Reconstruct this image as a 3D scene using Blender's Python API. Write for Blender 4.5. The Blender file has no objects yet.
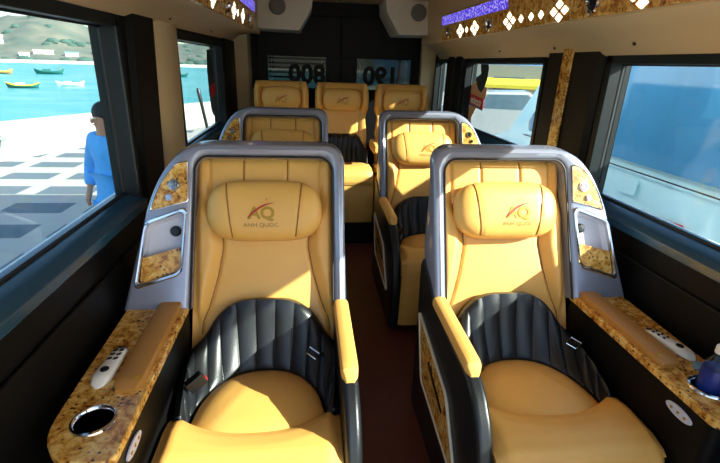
import bpy, bmesh, math, random
from mathutils import Vector, Matrix
random.seed(7)
PI = math.pi
sc = bpy.context.scene
COL = sc.collection

# ------------------------------------------------------------------ camera, sky, sun, exposure
cd = bpy.data.cameras.new('camera'); cam = bpy.data.objects.new('camera', cd); COL.objects.link(cam)
sc.camera = cam
YAW, PITCH, ROLL, FPX = 0.1242, 0.3593, 0.0361, 445.88
cd.sensor_fit = 'HORIZONTAL'; cd.sensor_width = 36.0; cd.lens = FPX * 36.0 / 720.0
cd.clip_start = 0.02; cd.clip_end = 2000
_cy, _sy, _cp, _sp = math.cos(YAW), math.sin(YAW), math.cos(PITCH), math.sin(PITCH)
_F = Vector((_sy*_cp, _cy*_cp, -_sp)); _R0 = Vector((_cy, -_sy, 0)); _U0 = _R0.cross(_F)
_R = _R0*math.cos(ROLL) + _U0*math.sin(ROLL); _U = -_R0*math.sin(ROLL) + _U0*math.cos(ROLL)
M = Matrix(((_R.x, _U.x, -_F.x, -0.3103), (_R.y, _U.y, -_F.y, 0.0), (_R.z, _U.z, -_F.z, 1.5), (0, 0, 0, 1)))
cam.matrix_world = M

w = bpy.data.worlds.new('sky'); sc.world = w; w.use_nodes = True
nt = w.node_tree; bg = nt.nodes['Background']
sky = nt.nodes.new('ShaderNodeTexSky'); sky.sky_type = 'NISHITA'; sky.sun_disc = False
sky.sun_elevation = math.radians(30); sky.sun_rotation = math.radians(120)
sky.air_density = 1.0; sky.dust_density = 1.2; sky.ozone_density = 1.0
nt.links.new(sky.outputs[0], bg.inputs[0]); bg.inputs[1].default_value = 0.30

SUN_DIR = Vector((1.0, -0.5, 0.57)).normalized()      # towards the sun
sl = bpy.data.lights.new('sun', 'SUN'); so = bpy.data.objects.new('sun', sl); COL.objects.link(so)
sl.energy = 14.0; sl.color = (1.0, 0.91, 0.76); sl.angle = math.radians(0.6)
so.rotation_euler = SUN_DIR.to_track_quat('Z', 'Y').to_euler(); so.location = (5, -3, 6)

sc.view_settings.view_transform = 'Standard'; sc.view_settings.look = 'None'
sc.view_settings.gamma = 1.0; sc.view_settings.use_curve_mapping = False
sc.view_settings.exposure = 0.35

# ------------------------------------------------------------------ materials
def lin(c):
    return tuple(((v/255.0)/12.92 if v/255.0 <= 0.04045 else ((v/255.0+0.055)/1.055)**2.4) for v in c)
def nd(m, t, **k):
    n = m.node_tree.nodes.new(t)
    for a, b in k.items(): setattr(n, a, b)
    return n
def base_mat(name, rgb, rough=0.5, metal=0.0, coat=0.0, spec=0.5, sheen=0.0):
    m = bpy.data.materials.new(name); m.use_nodes = True
    p = m.node_tree.nodes['Principled BSDF']
    p.inputs['Base Color'].default_value = (*lin(rgb), 1)
    p.inputs['Roughness'].default_value = rough; p.inputs['Metallic'].default_value = metal
    p.inputs['Coat Weight'].default_value = coat; p.inputs['Coat Roughness'].default_value = 0.08
    p.inputs['Specular IOR Level'].default_value = spec
    return m, p
def coords(m, kind='Object', scale=(1, 1, 1)):
    tc = nd(m, 'ShaderNodeTexCoord'); mp = nd(m, 'ShaderNodeMapping'); mp.inputs['Scale'].default_value = scale
    m.node_tree.links.new(tc.outputs[kind], mp.inputs[0]); return mp.outputs[0]
def noisy(name, rgb, rough=0.5, metal=0.0, var=0.12, scale=6.0, bump=0.0, bscale=150.0, coat=0.0, spec=0.5, rgb2=None, stretch=(1, 1, 1)):
    m, p = base_mat(name, rgb, rough, metal, coat, spec); L = m.node_tree.links
    v = coords(m, scale=stretch)
    n = nd(m, 'ShaderNodeTexNoise'); n.inputs['Scale'].default_value = scale; n.inputs['Detail'].default_value = 5
    L.new(v, n.inputs['Vector'])
    r = nd(m, 'ShaderNodeValToRGB')
    a = lin(rgb); b = lin(rgb2) if rgb2 else tuple(c*(1-var) for c in a)
    if not rgb2: a = tuple(min(1, c*(1+var)) for c in a)
    r.color_ramp.elements[0].position = 0.3; r.color_ramp.elements[1].position = 0.7
    r.color_ramp.elements[0].color = (*b, 1); r.color_ramp.elements[1].color = (*a, 1)
    L.new(n.outputs['Fac'], r.inputs[0]); L.new(r.outputs[0], p.inputs['Base Color'])
    if bump:
        n2 = nd(m, 'ShaderNodeTexNoise'); n2.inputs['Scale'].default_value = bscale; n2.inputs['Detail'].default_value = 3
        L.new(v, n2.inputs['Vector'])
        bp = nd(m, 'ShaderNodeBump'); bp.inputs['Strength'].default_value = bump; bp.inputs['Distance'].default_value = 0.002
        L.new(n2.outputs['Fac'], bp.inputs['Height']); L.new(bp.outputs[0], p.inputs['Normal'])
    return m
def burl(name):
    m, p = base_mat(name, (190, 130, 50), 0.26, 0.0, 0.25); L = m.node_tree.links
    v = coords(m)
    n1 = nd(m, 'ShaderNodeTexNoise'); n1.inputs['Scale'].default_value = 34; n1.inputs['Detail'].default_value = 9; n1.inputs['Roughness'].default_value = 0.7; n1.inputs['Distortion'].default_value = 0.5
    L.new(v, n1.inputs['Vector'])
    r = nd(m, 'ShaderNodeValToRGB'); cr = r.color_ramp
    cr.elements[0].position = 0.31; cr.elements[0].color = (*lin((84, 44, 14)), 1)
    cr.elements[1].position = 0.68; cr.elements[1].color = (*lin((250, 218, 140)), 1)
    e = cr.elements.new(0.41); e.color = (*lin((176, 112, 36)), 1)
    e = cr.elements.new(0.51); e.color = (*lin((222, 168, 78)), 1)
    L.new(n1.outputs['Fac'], r.inputs[0])
    vo = nd(m, 'ShaderNodeTexVoronoi'); vo.inputs['Scale'].default_value = 62; vo.inputs['Randomness'].default_value = 1.0
    L.new(v, vo.inputs['Vector'])
    r2 = nd(m, 'ShaderNodeValToRGB'); r2.color_ramp.elements[0].position = 0.14; r2.color_ramp.elements[1].position = 0.34
    L.new(vo.outputs['Distance'], r2.inputs[0])
    n3 = nd(m, 'ShaderNodeTexNoise'); n3.inputs['Scale'].default_value = 14; L.new(v, n3.inputs['Vector'])
    r3 = nd(m, 'ShaderNodeValToRGB'); r3.color_ramp.elements[0].position = 0.50; r3.color_ramp.elements[1].position = 0.58
    L.new(n3.outputs['Fac'], r3.inputs[0])
    mx0 = nd(m, 'ShaderNodeMath', operation='MAXIMUM'); L.new(r2.outputs[0], mx0.inputs[0]); L.new(r3.outputs[0], mx0.inputs[1])
    mx = nd(m, 'ShaderNodeMix', data_type='RGBA'); mx.inputs['A'].default_value = (*lin((70, 30, 10)), 1)
    L.new(mx0.outputs[0], mx.inputs['Factor']); L.new(r.outputs[0], mx.inputs['B'])
    L.new(mx.outputs['Result'], p.inputs['Base Color'])
    return m
def emis(name, rgb, s):
    m = bpy.data.materials.new(name); m.use_nodes = True; p = m.node_tree.nodes['Principled BSDF']
    p.inputs['Base Color'].default_value = (*lin(rgb), 1); p.inputs['Emission Color'].default_value = (*lin(rgb), 1); p.inputs['Emission Strength'].default_value = s
    return m
def glass(name, tint, refl=0.06):
    m = bpy.data.materials.new(name); m.use_nodes = True; N = m.node_tree; N.nodes.clear()
    o = N.nodes.new('ShaderNodeOutputMaterial'); t = N.nodes.new('ShaderNodeBsdfTransparent'); g = N.nodes.new('ShaderNodeBsdfGlossy')
    g.inputs['Roughness'].default_value = 0.02; t.inputs[0].default_value = (*tint, 1)
    lw = N.nodes.new('ShaderNodeLayerWeight'); lw.inputs[0].default_value = 0.5
    pw = N.nodes.new('ShaderNodeMath'); pw.operation = 'POWER'; pw.inputs[1].default_value = 5.0; N.links.new(lw.outputs['Facing'], pw.inputs[0])
    f = N.nodes.new('ShaderNodeMath'); f.operation = 'MULTIPLY_ADD'; f.inputs[1].default_value = 0.55; f.inputs[2].default_value = refl*0.5; N.links.new(pw.outputs[0], f.inputs[0])
    x = N.nodes.new('ShaderNodeMixShader'); N.links.new(f.outputs[0], x.inputs[0]); N.links.new(t.outputs[0], x.inputs[1]); N.links.new(g.outputs[0], x.inputs[2])
    N.links.new(x.outputs[0], o.inputs[0]); return m

TAN = noisy('tan_leather', (228, 174, 90), 0.42, var=0.05, scale=5, bump=0.18, bscale=260)
TANSEAM = noisy('tan_piping', (150, 98, 36), 0.5, var=0.05)
BLK = noisy('black_leather', (22, 25, 28), 0.36, var=0.12, scale=8, bump=0.25, bscale=240)
TAND = noisy('brown_tan_leather', (180, 126, 58), 0.42, var=0.05, scale=5, bump=0.18, bscale=260)
BLKP = noisy('black_vinyl', (9, 9, 9), 0.5, var=0.12, scale=8, bump=0.15, bscale=200, spec=0.2)
SILVER = noisy('silver_lacquer', (146, 150, 168), 0.24, 0.25, var=0.05, scale=3, coat=0.5)
TRAY = noisy('pale_tray_plastic', (206, 208, 222), 0.35, var=0.03)
CHROME = noisy('chrome', (215, 215, 220), 0.12, 1.0, var=0.03)
DARKMET = noisy('dark_metal', (60, 62, 66), 0.3, 0.8, var=0.05)
BURL = burl('burl_veneer')
BEIGE = noisy('beige_headliner', (206, 180, 138), 0.75, var=0.04, scale=4, bump=0.1, bscale=300)
PODM = noisy('pale_speaker_plastic', (222, 214, 196), 0.6, var=0.03)
GRILLE = noisy('speaker_grille', (120, 118, 110), 0.7, var=0.1, scale=300)
FLOORM = noisy('red_brown_floor', (92, 42, 30), 0.55, var=0.15, scale=20, bump=0.2, bscale=120)
WALLD = noisy('dark_wall_vinyl', (10, 9, 8), 0.55, var=0.1, scale=6, bump=0.15, bscale=200, spec=0.2)
PALEM = noisy('pale_satin_metal', (214, 208, 190), 0.35, 0.1, var=0.04)
PILLARD = noisy('dark_pillar_vinyl', (32, 26, 17), 0.6, var=0.08, scale=6, spec=0.2)
FRAMEM = noisy('dark_window_frame', (14, 22, 24), 0.5, var=0.06, spec=0.3)
GLOSSB = noisy('sky_tinted_ledge_plastic', (34, 68, 86), 0.22, var=0.05, scale=5, spec=0.7)  # glossy black plastic; the blue sky reflection is put into its base colour
RUBBER = noisy('rubber', (18, 18, 19), 0.6, var=0.1)
WHITEP = noisy('white_plastic', (232, 228, 218), 0.3, var=0.02)
BLACKP = noisy('black_plastic', (16, 16, 17), 0.3, var=0.05)
REDM = noisy('red_thread', (176, 28, 22), 0.5, var=0.05)
GOLDT = noisy('gold_thread', (176, 138, 22), 0.5, var=0.05)
BRONZT = noisy('bronze_thread', (150, 112, 54), 0.5, var=0.05)
PANE = glass('tinted_pane', (0.86, 0.955, 0.965))
PANER = glass('blue_tinted_pane', (0.88, 0.955, 0.98))
PANED = glass('dark_privacy_pane', (0.16, 0.18, 0.18), 0.02)
PANEB = glass('smoked_pane', (0.22, 0.26, 0.27))
LEDB = emis('violet_led', (90, 70, 255), 2.2)
LAMPW = emis('warm_lamp_cutout', (255, 244, 214), 3.0)

# ------------------------------------------------------------------ helpers
class MB:
    def __init__(s): s.v = []; s.f = []
    def add(s, vs, fs):
        o = len(s.v); s.v += [tuple(p) for p in vs]; s.f += [tuple(i+o for i in f) for f in fs]; return s
    def box(s, x0, x1, y0, y1, z0, z1):
        vs = [(x, y, z) for z in (z0, z1) for y in (y0, y1) for x in (x0, x1)]
        return s.add(vs, [(0, 2, 3, 1), (4, 5, 7, 6), (0, 1, 5, 4), (2, 6, 7, 3), (0, 4, 6, 2), (1, 3, 7, 5)])
    def prism(s, poly3, d):
        """polygon of 3-D points extruded by the vector d"""
        n = len(poly3); d = Vector(d); a = [Vector(p) for p in poly3]
        return s.add(a + [p+d for p in a], [tuple(range(n))[::-1], tuple(range(n, 2*n))] + [(i, (i+1) % n, n+(i+1) % n, n+i) for i in range(n)])
    def grid(s, rows, cu=False, cv=False, caps=False):
        """rows: list of lists of points; cu closes the rows, cv closes each row"""
        nr, nc = len(rows), len(rows[0]); vs = [p for r in rows for p in r]; fs = []
        for i in range(nr if cu else nr-1):
            for j in range(nc if cv else nc-1):
                a, b = i*nc+j, i*nc+(j+1) % nc; c, e = ((i+1) % nr)*nc+(j+1) % nc, ((i+1) % nr)*nc+j
                fs.append((a, b, c, e))
        if caps: fs += [tuple(range(nc))[::-1], tuple(range((nr-1)*nc, nr*nc))]
        return s.add(vs, fs)
    def slab(s, F, B, nu, nv):
        """closed sheet between the front surface F(u, v) and the back surface B(u, v)"""
        f = [[F(i/(nu-1), j/(nv-1)) for j in range(nv)] for i in range(nu)]; b = [[B(i/(nu-1), j/(nv-1)) for j in range(nv)] for i in range(nu)]
        o = nu*nv; vs = [p for r in f for p in r] + [p for r in b for p in r]; fs = []
        I = lambda i, j: i*nv+j
        for i in range(nu-1):
            for j in range(nv-1):
                q = (I(i, j), I(i, j+1), I(i+1, j+1), I(i+1, j)); fs.append(q); fs.append(tuple(o+k for k in q[::-1]))
        ed = [(I(i, 0)) for i in range(nu)] + [I(nu-1, j) for j in range(1, nv)] + [I(i, nv-1) for i in range(nu-2, -1, -1)] + [I(0, j) for j in range(nv-2, 0, -1)]
        for k in range(len(ed)):
            a, b2 = ed[k], ed[(k+1) % len(ed)]; fs.append((a, b2, o+b2, o+a))
        return s.add(vs, fs)
    def tube(s, pts, r, n=10, closed=False):
        pts = [Vector(p) for p in pts]; rows = []
        for i, p in enumerate(pts):
            t = (pts[(i+1) % len(pts)] - pts[i-1]) if closed else (pts[min(i+1, len(pts)-1)] - pts[max(i-1, 0)])
            t.normalize(); a = t.orthogonal() if i == 0 else (pa - t*pa.dot(t)); a.normalize(); pa = a; b = t.cross(a)
            rr = r[i] if isinstance(r, (list, tuple)) else r
            rows.append([p + (a*math.cos(2*PI*k/n) + b*math.sin(2*PI*k/n))*rr for k in range(n)])
        return s.grid(rows, cu=closed, cv=True, caps=not closed)
    def lathe(s, prof, c=(0, 0, 0), ax=(0, 0, 1), n=28):
        ax = Vector(ax).normalized(); a = ax.orthogonal().normalized(); b = ax.cross(a); c = Vector(c)
        rows = [[c + ax*h + (a*math.cos(2*PI*k/n) + b*math.sin(2*PI*k/n))*max(r, 1e-5) for k in range(n)] for r, h in prof]
        return s.grid(rows, cv=True, caps=True)
    def ell(s, c, r, n=16, m=10, rot=None):
        rows = []
        for i in range(m+1):
            t = PI*i/m; rows.append([(math.sin(t)*math.cos(2*PI*k/n), math.sin(t)*math.sin(2*PI*k/n), -math.cos(t)) for k in range(n)])
        R = rot or Matrix.Identity(3)
        return s.grid([[Vector(c) + R @ Vector((p[0]*r[0], p[1]*r[1], p[2]*r[2])) for p in q] for q in rows], cv=True)
    def build(s, name, mat, parent=None, tf=None, bevel=0, angle=38, seg=2, sub=0, merge=1e-5):
        me = bpy.data.meshes.new(name)
        vs = [tf(p) for p in s.v] if tf else s.v
        me.from_pydata([tuple(p) for p in vs], [], s.f)
        bm = bmesh.new(); bm.from_mesh(me)
        if merge: bmesh.ops.remove_doubles(bm, verts=bm.verts, dist=merge)
        bmesh.ops.recalc_face_normals(bm, faces=bm.faces); bm.to_mesh(me); bm.free()
        me.materials.append(mat)
        me.polygons.foreach_set('use_smooth', [True]*len(me.polygons))
        me.set_sharp_from_angle(angle=math.radians(angle)); me.update()
        o = bpy.data.objects.new(name, me); COL.objects.link(o)
        if parent: o.parent = parent
        if bevel:
            b = o.modifiers.new('bevel', 'BEVEL'); b.width = bevel; b.segments = seg; b.limit_method = 'ANGLE'; b.angle_limit = math.radians(40); b.harden_normals = True
        if sub:
            q = o.modifiers.new('sub', 'SUBSURF'); q.levels = q.render_levels = sub
        return o
def tag(o, label=None, cat=None, group=None, kind=None):
    if label: o['label'] = label
    if cat: o['category'] = cat
    if group: o['group'] = group
    if kind: o['kind'] = kind
    return o
def thing(name, label, cat, loc=(0, 0, 0), group=None):
    o = bpy.data.objects.new(name, None); COL.objects.link(o); o.location = loc; o.empty_display_size = 0.1
    return tag(o, label, cat, group)
def struct(o): o['kind'] = 'structure'; return o
def copy_tree(o, parent=None):
    c = o.copy(); COL.objects.link(c)
    if parent: c.parent = parent
    for ch in list(o.children): copy_tree(ch, c)
    return c
def lerp(a, b, t): return a + (b-a)*t
def interp(x, xs, ys):
    if x <= xs[0]: return ys[0]
    for i in range(1, len(xs)):
        if x <= xs[i]: return lerp(ys[i-1], ys[i], (x-xs[i-1])/(xs[i]-xs[i-1]))
    return ys[-1]
def sstep(a, b, x):
    t = min(1, max(0, (x-a)/(b-a))); return t*t*(3-2*t)
def resample(pts, n):
    pts = [Vector(p) for p in pts]; d = [0]
    for i in range(1, len(pts)): d.append(d[-1] + (pts[i]-pts[i-1]).length)
    out = []
    for k in range(n):
        t = d[-1]*k/(n-1); i = 1
        while i < len(d)-1 and d[i] < t: i += 1
        out.append(pts[i-1].lerp(pts[i], (t-d[i-1])/max(1e-9, d[i]-d[i-1])))
    return out
def spline(pts, n):
    """Catmull-Rom through pts, n samples evenly by index"""
    P = [Vector(p) for p in pts]; P = [P[0]*2-P[1]] + P + [P[-1]*2-P[-2]]; out = []
    m = len(P)-3
    for k in range(n):
        t = m*k/(n-1); i = min(int(t), m-1); f = t-i; a, b, c, e = P[i:i+4]
        out.append(0.5*((2*b) + (c-a)*f + (2*a-5*b+4*c-e)*f*f + (3*b-a-3*c+e)*f**3))
    return out
def arc(cx, cz, rx, rz, a0, a1, n):
    return [(cx+rx*math.cos(math.radians(lerp(a0, a1, i/(n-1)))), cz+rz*math.sin(math.radians(lerp(a0, a1, i/(n-1))))) for i in range(n)]
def rquad(c, r=0.02, n=6):
    """rounded polygon (2-D corners) as a list of 2-D points"""
    out = []; c = [Vector(p) for p in c]; m = len(c)
    for i in range(m):
        p, q, s = c[i-1], c[i], c[(i+1) % m]
        rr = r[i] if isinstance(r, (list, tuple)) else r
        a = q + (p-q).normalized()*rr; b = q + (s-q).normalized()*rr
        for k in range(n):
            t = k/(n-1); out.append(tuple(a*(1-t)**2 + q*2*t*(1-t) + b*t*t))
    return out
def text_mesh(body, size, depth=0.0, bold=0.0):
    cu = bpy.data.curves.new('lettering', 'FONT'); cu.body = body; cu.size = size; cu.align_x = 'CENTER'; cu.extrude = depth; cu.offset = bold; cu.resolution_u = 3
    o = bpy.data.objects.new('lettering', cu); COL.objects.link(o); bpy.context.view_layer.update()
    me = bpy.data.meshes.new_from_object(o.evaluated_get(bpy.context.evaluated_depsgraph_get()))
    vs = [v.co.copy() for v in me.vertices]; fs = [tuple(p.vertices) for p in me.polygons]
    bpy.data.objects.remove(o); bpy.data.curves.remove(cu); bpy.data.meshes.remove(me)
    return vs, fs

# ------------------------------------------------------------------ the van's shell
X0, XG = 1.0, 1.06          # inner face of the side walls, plane of the glass
YF, YB = -0.55, 4.90
b = MB(); b.box(-1.1, 1.1, YF, YB+0.05, -0.06, 0.0)
struct(b.build('floor', FLOORM))
b = MB(); b.box(-0.99, 0.99, 3.66, YB, 0.001, 0.19)
struct(b.build('trim_1', BLKP, bevel=0.01))                       # raised step under the rear bench
b = MB(); b.box(-1.1, 1.1, YF, YB+0.05, 2.06, 2.14)
struct(b.build('ceiling', BEIGE))
def side_wall(s, name, ztop, openings):
    b = MB(); bx = lambda xa, xb, y0, y1, z0, z1: b.box(min(s*xa, s*xb), max(s*xa, s*xb), y0, y1, z0, z1)
    bx(X0, 1.10, YF, YB, 0.0, 0.925); bx(X0, 1.10, YF, YB, ztop, 2.06)
    ys = [YF] + [v for o in openings for v in o] + [YB]
    for i in range(0, len(ys), 2): bx(X0, 1.10, ys[i], ys[i+1], 0.925, ztop)
    return struct(b.build(name, WALLD))
OL = [(-0.10, 1.88), (2.64, 4.05)]; OR = [(-0.10, 1.93), (2.48, 3.82), (4.30, 4.74)]
side_wall(-1, 'wall_left', 1.61, OL); side_wall(1, 'wall_right', 1.56, OR)
VSKIN = noisy('white_van_skin', (225, 228, 230), 0.3, var=0.02, coat=0.4)
b = MB()
for s in (-1, 1):
    bx = lambda xa, xb, y0, y1, z0, z1: b.box(min(s*xa, s*xb), max(s*xa, s*xb), y0, y1, z0, z1)
    bx(1.101, 1.13, YF, YB+0.1, -0.35, 0.95); bx(1.101, 1.13, YF, YB+0.1, 1.63, 2.14)
b.box(-1.13, 1.13, YF, YB+0.1, 2.141, 2.17)
struct(b.build('exterior', VSKIN))
# panel lines and relief on the lower walls
for s, nm in ((-1, 'trim_2'), (1, 'trim_3')):
    b = MB()
    b.box(min(s*0.985, s*1.0), max(s*0.985, s*1.0), 0.2, 1.9, 0.30, 0.80)
    struct(b.build(nm, WALLD, bevel=0.012))
def window(n, s, y0, y1, z0, z1, ledge, pane, frame=0.035):
    """frame lining the opening, a sloping ledge below, the pane"""
    b = MB(); bx = lambda xa, xb, a, c, e, f: b.box(min(s*xa, s*xb), max(s*xa, s*xb), a, c, e, f)
    bx(0.992, 1.085, y0, y0+frame, z0, z1); bx(0.992, 1.085, y1-frame, y1, z0, z1); bx(0.992, 1.085, y0, y1, z1-frame, z1)
    o = struct(b.build('window_%d' % n, FRAMEM, bevel=0.004))
    P = [(s*0.975, y0, z0-0.045), (s*0.975, y0, z0-0.012), (s*1.0, y0, z0+ledge*0.3), (s*1.055, y0, z0+ledge), (s*1.085, y0, z0+ledge), (s*1.085, y0, z0-0.045)]
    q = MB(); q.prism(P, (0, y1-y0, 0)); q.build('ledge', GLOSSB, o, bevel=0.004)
    g = MB(); g.box(min(s*1.058, s*1.064), max(s*1.058, s*1.064), y0+frame, y1-frame, z0+ledge-0.005, z1-frame)
    g.build('pane', pane, o)
    r = MB()
    r.tube([(s*1.05, y0+frame, z1-frame), (s*1.05, y1-frame, z1-frame), (s*1.05, y1-frame, z0+ledge), (s*1.05, y0+frame, z0+ledge)], 0.007, 6, closed=True)
    r.build('rubber_seal', RUBBER, o)
    return o
W1 = window(1, -1, -0.10, 1.88, 0.955, 1.632, 0.022, PANE)
W2 = window(2, -1, 2.64, 4.05, 0.965, 1.625, 0.03, PANE)
W3 = window(3, 1, -0.10, 1.95, 0.935, 1.572, 0.03, PANER)
W4 = window(4, 1, 2.48, 3.82, 0.965, 1.572, 0.07, PANER)
W5 = window(5, 1, 4.30, 4.74, 0.965, 1.572, 0.07, PANER)
# window pillars: dark vinyl, with beige covers
def pillar(n, s, y0, y1, mat, z0=0.955, z1=1.6, x0=0.975, taper=0.0):
    b = MB(); P = [(s*1.0, y0, z0), (s*x0, y0+0.03, z0), (s*x0, y1-0.03, z0), (s*1.0, y1, z0)]
    Q = [(s*1.0, y0+taper, z1), (s*x0, y0+0.03+taper, z1), (s*x0, y1-0.03+taper, z1), (s*1.0, y1+taper, z1)]
    b.grid([P, Q], cv=True, caps=True)
    return struct(b.build('trim_%d' % n, mat, bevel=0.008))
pillar(4, -1, 1.86, 2.17, WALLD, 0.9, 1.66, 0.975, 0.10)
pillar(5, -1, 2.13, 2.50, BEIGE, 0.0, 1.66, 0.978, 0.15)
pillar(6, -1, 4.03, 4.60, BLKP, 0.9, 1.66)
pillar(7, -1, 4.58, 4.90, BEIGE, 0.0, 1.9, 0.86)
pillar(8, 1, 1.96, 2.46, PILLARD, 0.9, 1.60)
pillar(9, 1, 3.84, 4.05, BLKP, 0.9, 1.60)
pillar(10, 1, 4.05, 4.27, PILLARD, 0.9, 1.60)
pillar(11, 1, 4.76, 4.90, BEIGE, 0.0, 1.9, 0.86)
b = MB(); b.box(0.962, 0.974, 2.185, 2.27, 0.90, 1.61); struct(b.build('trim_12', BURL, bevel=0.004))
# bright metal run beside the near left window
b = MB(); b.box(-0.996, -0.99, 1.845, 1.858, 0.98, 1.6); struct(b.build('trim_13', DARKMET))
# coves between the windows and the overhead panels
def cove(n, s, prof, y0, y1, dz=0.0):
    b = MB(); rows = []
    for y, k in ((y0, 0.0), (y1, dz)): rows.append([(s*x, y, z+k) for x, z in prof])
    b.grid(rows, cv=True, caps=True)
    return struct(b.build('trim_%d' % n, BEIGE, bevel=0.006))
cove(14, 1, [(1.0, 1.565), (0.985, 1.575), (0.93, 1.645), (0.87, 1.672), (0.795, 1.692), (0.795, 2.06), (1.0, 2.06)], YF, 4.58)
cove(15, -1, [(1.0, 1.615), (0.985, 1.625), (0.92, 1.665), (0.84, 1.682), (0.735, 1.678), (0.735, 2.06), (1.0, 2.06)], YF, 4.58, 0.045)
# small fixing screws in the coves
def screw(x, y, z, ax):
    b = MB(); b.lathe([(0.0, 0.006), (0.007, 0.005), (0.008, 0.0)], (x, y, z), ax, 10); o = b.build('trim_screw', DARKMET); struct(o); o.name = 'trim_%d' % (40+len([q for q in bpy.data.objects if q.name.startswith('trim_')]))
for y in (1.75, 2.35, 3.05): screw(0.957, y, 1.610, (-1, 0, -0.8))
for y in (2.42, 3.4): screw(-0.953, y, 1.672, (1, 0, -0.8))
# rear wall with its two door leaves
b = MB(); b.box(-1.1, 1.1, YB+0.02, YB+0.10, 0, 1.235); b.box(-1.1, 1.1, YB+0.02, YB+0.10, 1.56, 2.06)
for a, c in ((-1.1, -0.72), (-0.10, 0.19), (0.79, 1.1)): b.box(a, c, YB+0.02, YB+0.10, 1.235, 1.56)
struct(b.build('wall_rear', BLKP))
def rear_door(n, x0, x1, wx0, wx1, txt, slats):
    b = MB()
    b.box(x0, x1, YB-0.02, YB+0.02, 0.19, 1.24); b.box(x0, x1, YB-0.02, YB+0.02, 1.55, 1.93); b.box(x0, wx0, YB-0.02, YB+0.02, 1.24, 1.55); b.box(wx1, x1, YB-0.02, YB+0.02, 1.24, 1.55)
    o = struct(b.build('door_%d' % n, BLKP, bevel=0.006))
    g = MB(); g.box(wx0-0.003, wx1+0.003, YB+0.004, YB+0.010, 1.237, 1.553); p = g.build('pane', PANED, o)
    for sx in (wx0+0.035, wx1-0.045):
        d = MB()
        for k in range(13): d.lathe([(0.0, 0.002), (0.0045, 0.0)], (sx, YB+0.002, 1.265+k*0.021), (0, -1, 0), 8)
        d.build('dot_strip', WHITEP, p)
    if slats:
        d = MB()
        for k in range(7): d.box(wx0+0.004, wx0+(0.30 if k not in (5, 6) else wx1-wx0-0.01), YB+0.05, YB+0.054, 1.25+k*0.045, 1.268+k*0.045)
        d.build('heater_lines', TRAY, p)
    vs, fs = text_mesh(txt, 0.25, 0.0, 0.010)
    mid = (wx0+wx1)/2 + (0.10 if slats else -0.03)
    t = MB(); t.add([(mid - v.x*1.0, YB-0.001, 1.30+v.y) for v in vs], fs); t.build('number_lettering', BLKP, p)
rear_door(1, -0.80, 0.035, -0.70, -0.115, '800', True)
rear_door(2, 0.045, 0.86, 0.205, 0.775, '190', False)

# ------------------------------------------------------------------ overhead veneer panels with lamps
def overhead(s, xs, y0, y1, zb, zt, dz, label, led, lamps, spots, tilt):
    """panel whose face looks to the aisle; lamps (y, kind), spots (y)"""
    o = thing('overhead_light_panel', label, 'light panel', (s*xs, y0, zb))
    lo = lambda y, k, out=0.0: (-s*(out + tilt*k), y-y0, (zt-zb)*k + dz*(y-y0)/(y1-y0))
    b = MB(); N = 2
    rows = []
    for y in (y0, y1): rows.append([lo(y, 0, 0.0), lo(y, 0, 0.014), lo(y, 1, 0.014), lo(y, 1, 0.0)])
    b.grid(rows, cv=True, caps=True); b.build('panel', BURL, o, bevel=0.003)
    b = MB(); a0, a1 = led
    b.grid([[lo(y, 0.58, 0.014), lo(y, 0.58, 0.020), lo(y, 0.95, 0.020), lo(y, 0.95, 0.014)] for y in (a0, a1)], cv=True, caps=True)
    ls = b.build('led_strip', LEDMAT, o)
    e = MB()
    for k in (0.575, 0.96): e.tube([lo(a0, k, 0.018), lo(a1, k, 0.018)], 0.004, 6)
    e.build('led_edge', GOLDT, ls)
    W = zt-zb
    for y, kind in lamps:
        offs = [(0, 0)] if kind == 1 else [(-0.046, 0), (0.046, 0), (0, -0.026), (0, 0.026)]
        for dy, dzz in offs:
            q = MB(); r1, r2 = (0.030, 0.018) if kind != 1 else (0.026, 0.019)
            kc = 0.24
            P = []
            for t in range(8):
                a = 2*PI*t/8; rr = 1.0 if t % 2 == 0 else 0.72
                P.append(lo(y+dy+r1*rr*math.cos(a), kc + (dzz + r2*rr*math.sin(a))/W, 0.0142))
            q.prism(P, (-s*0.0015, 0, 0)); q.build('lamp_cutout', LAMPW, o)
    for y in spots:
        c = Vector(lo(y, 0.25, 0.014))
        q = MB(); q.lathe([(0.030, 0.0), (0.040, 0.0), (0.042, 0.006), (0.037, 0.013), (0.032, 0.010), (0.030, 0.002)], c, (-s, 0, 0), 24); sp = q.build('spotlight_ring', CHROME, o)
        q = MB(); q.lathe([(0.0, 0.004), (0.026, 0.004), (0.030, 0.0)], c, (-s, 0, 0), 20); q.build('spotlight_lens', DARKMET, sp)
    return o
def led_mat():
    m = bpy.data.materials.new('violet_led_strip'); m.use_nodes = True; p = m.node_tree.nodes['Principled BSDF']; L = m.node_tree.links
    v = coords(m); n = nd(m, 'ShaderNodeTexVoronoi'); n.inputs['Scale'].default_value = 70; L.new(v, n.inputs['Vector'])
    r = nd(m, 'ShaderNodeValToRGB'); r.color_ramp.elements[0].position = 0.1; r.color_ramp.elements[0].color = (*lin((215, 205, 255)), 1)
    r.color_ramp.elements[1].position = 0.5; r.color_ramp.elements[1].color = (*lin((58, 40, 190)), 1)
    L.new(n.outputs['Distance'], r.inputs[0]); L.new(r.outputs[0], p.inputs['Base Color']); L.new(r.outputs[0], p.inputs['Emission Color']); p.inputs['Emission Strength'].default_value = 0.9
    return m
LEDMAT = led_mat()
overhead(1, 0.794, 0.9, 3.82, 1.70, 1.878, 0.0, 'long burl veneer ceiling panel with violet light strip above the right windows', (2.57, 3.80),
         [(3.364, 4), (3.228, 1), (3.074, 4), (2.54, 4), (2.398, 1), (2.289, 1), (2.19, 1), (2.03, 4), (1.51, 4), (1.3, 1)], [3.64, 2.82, 1.78], 0.02)
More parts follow.
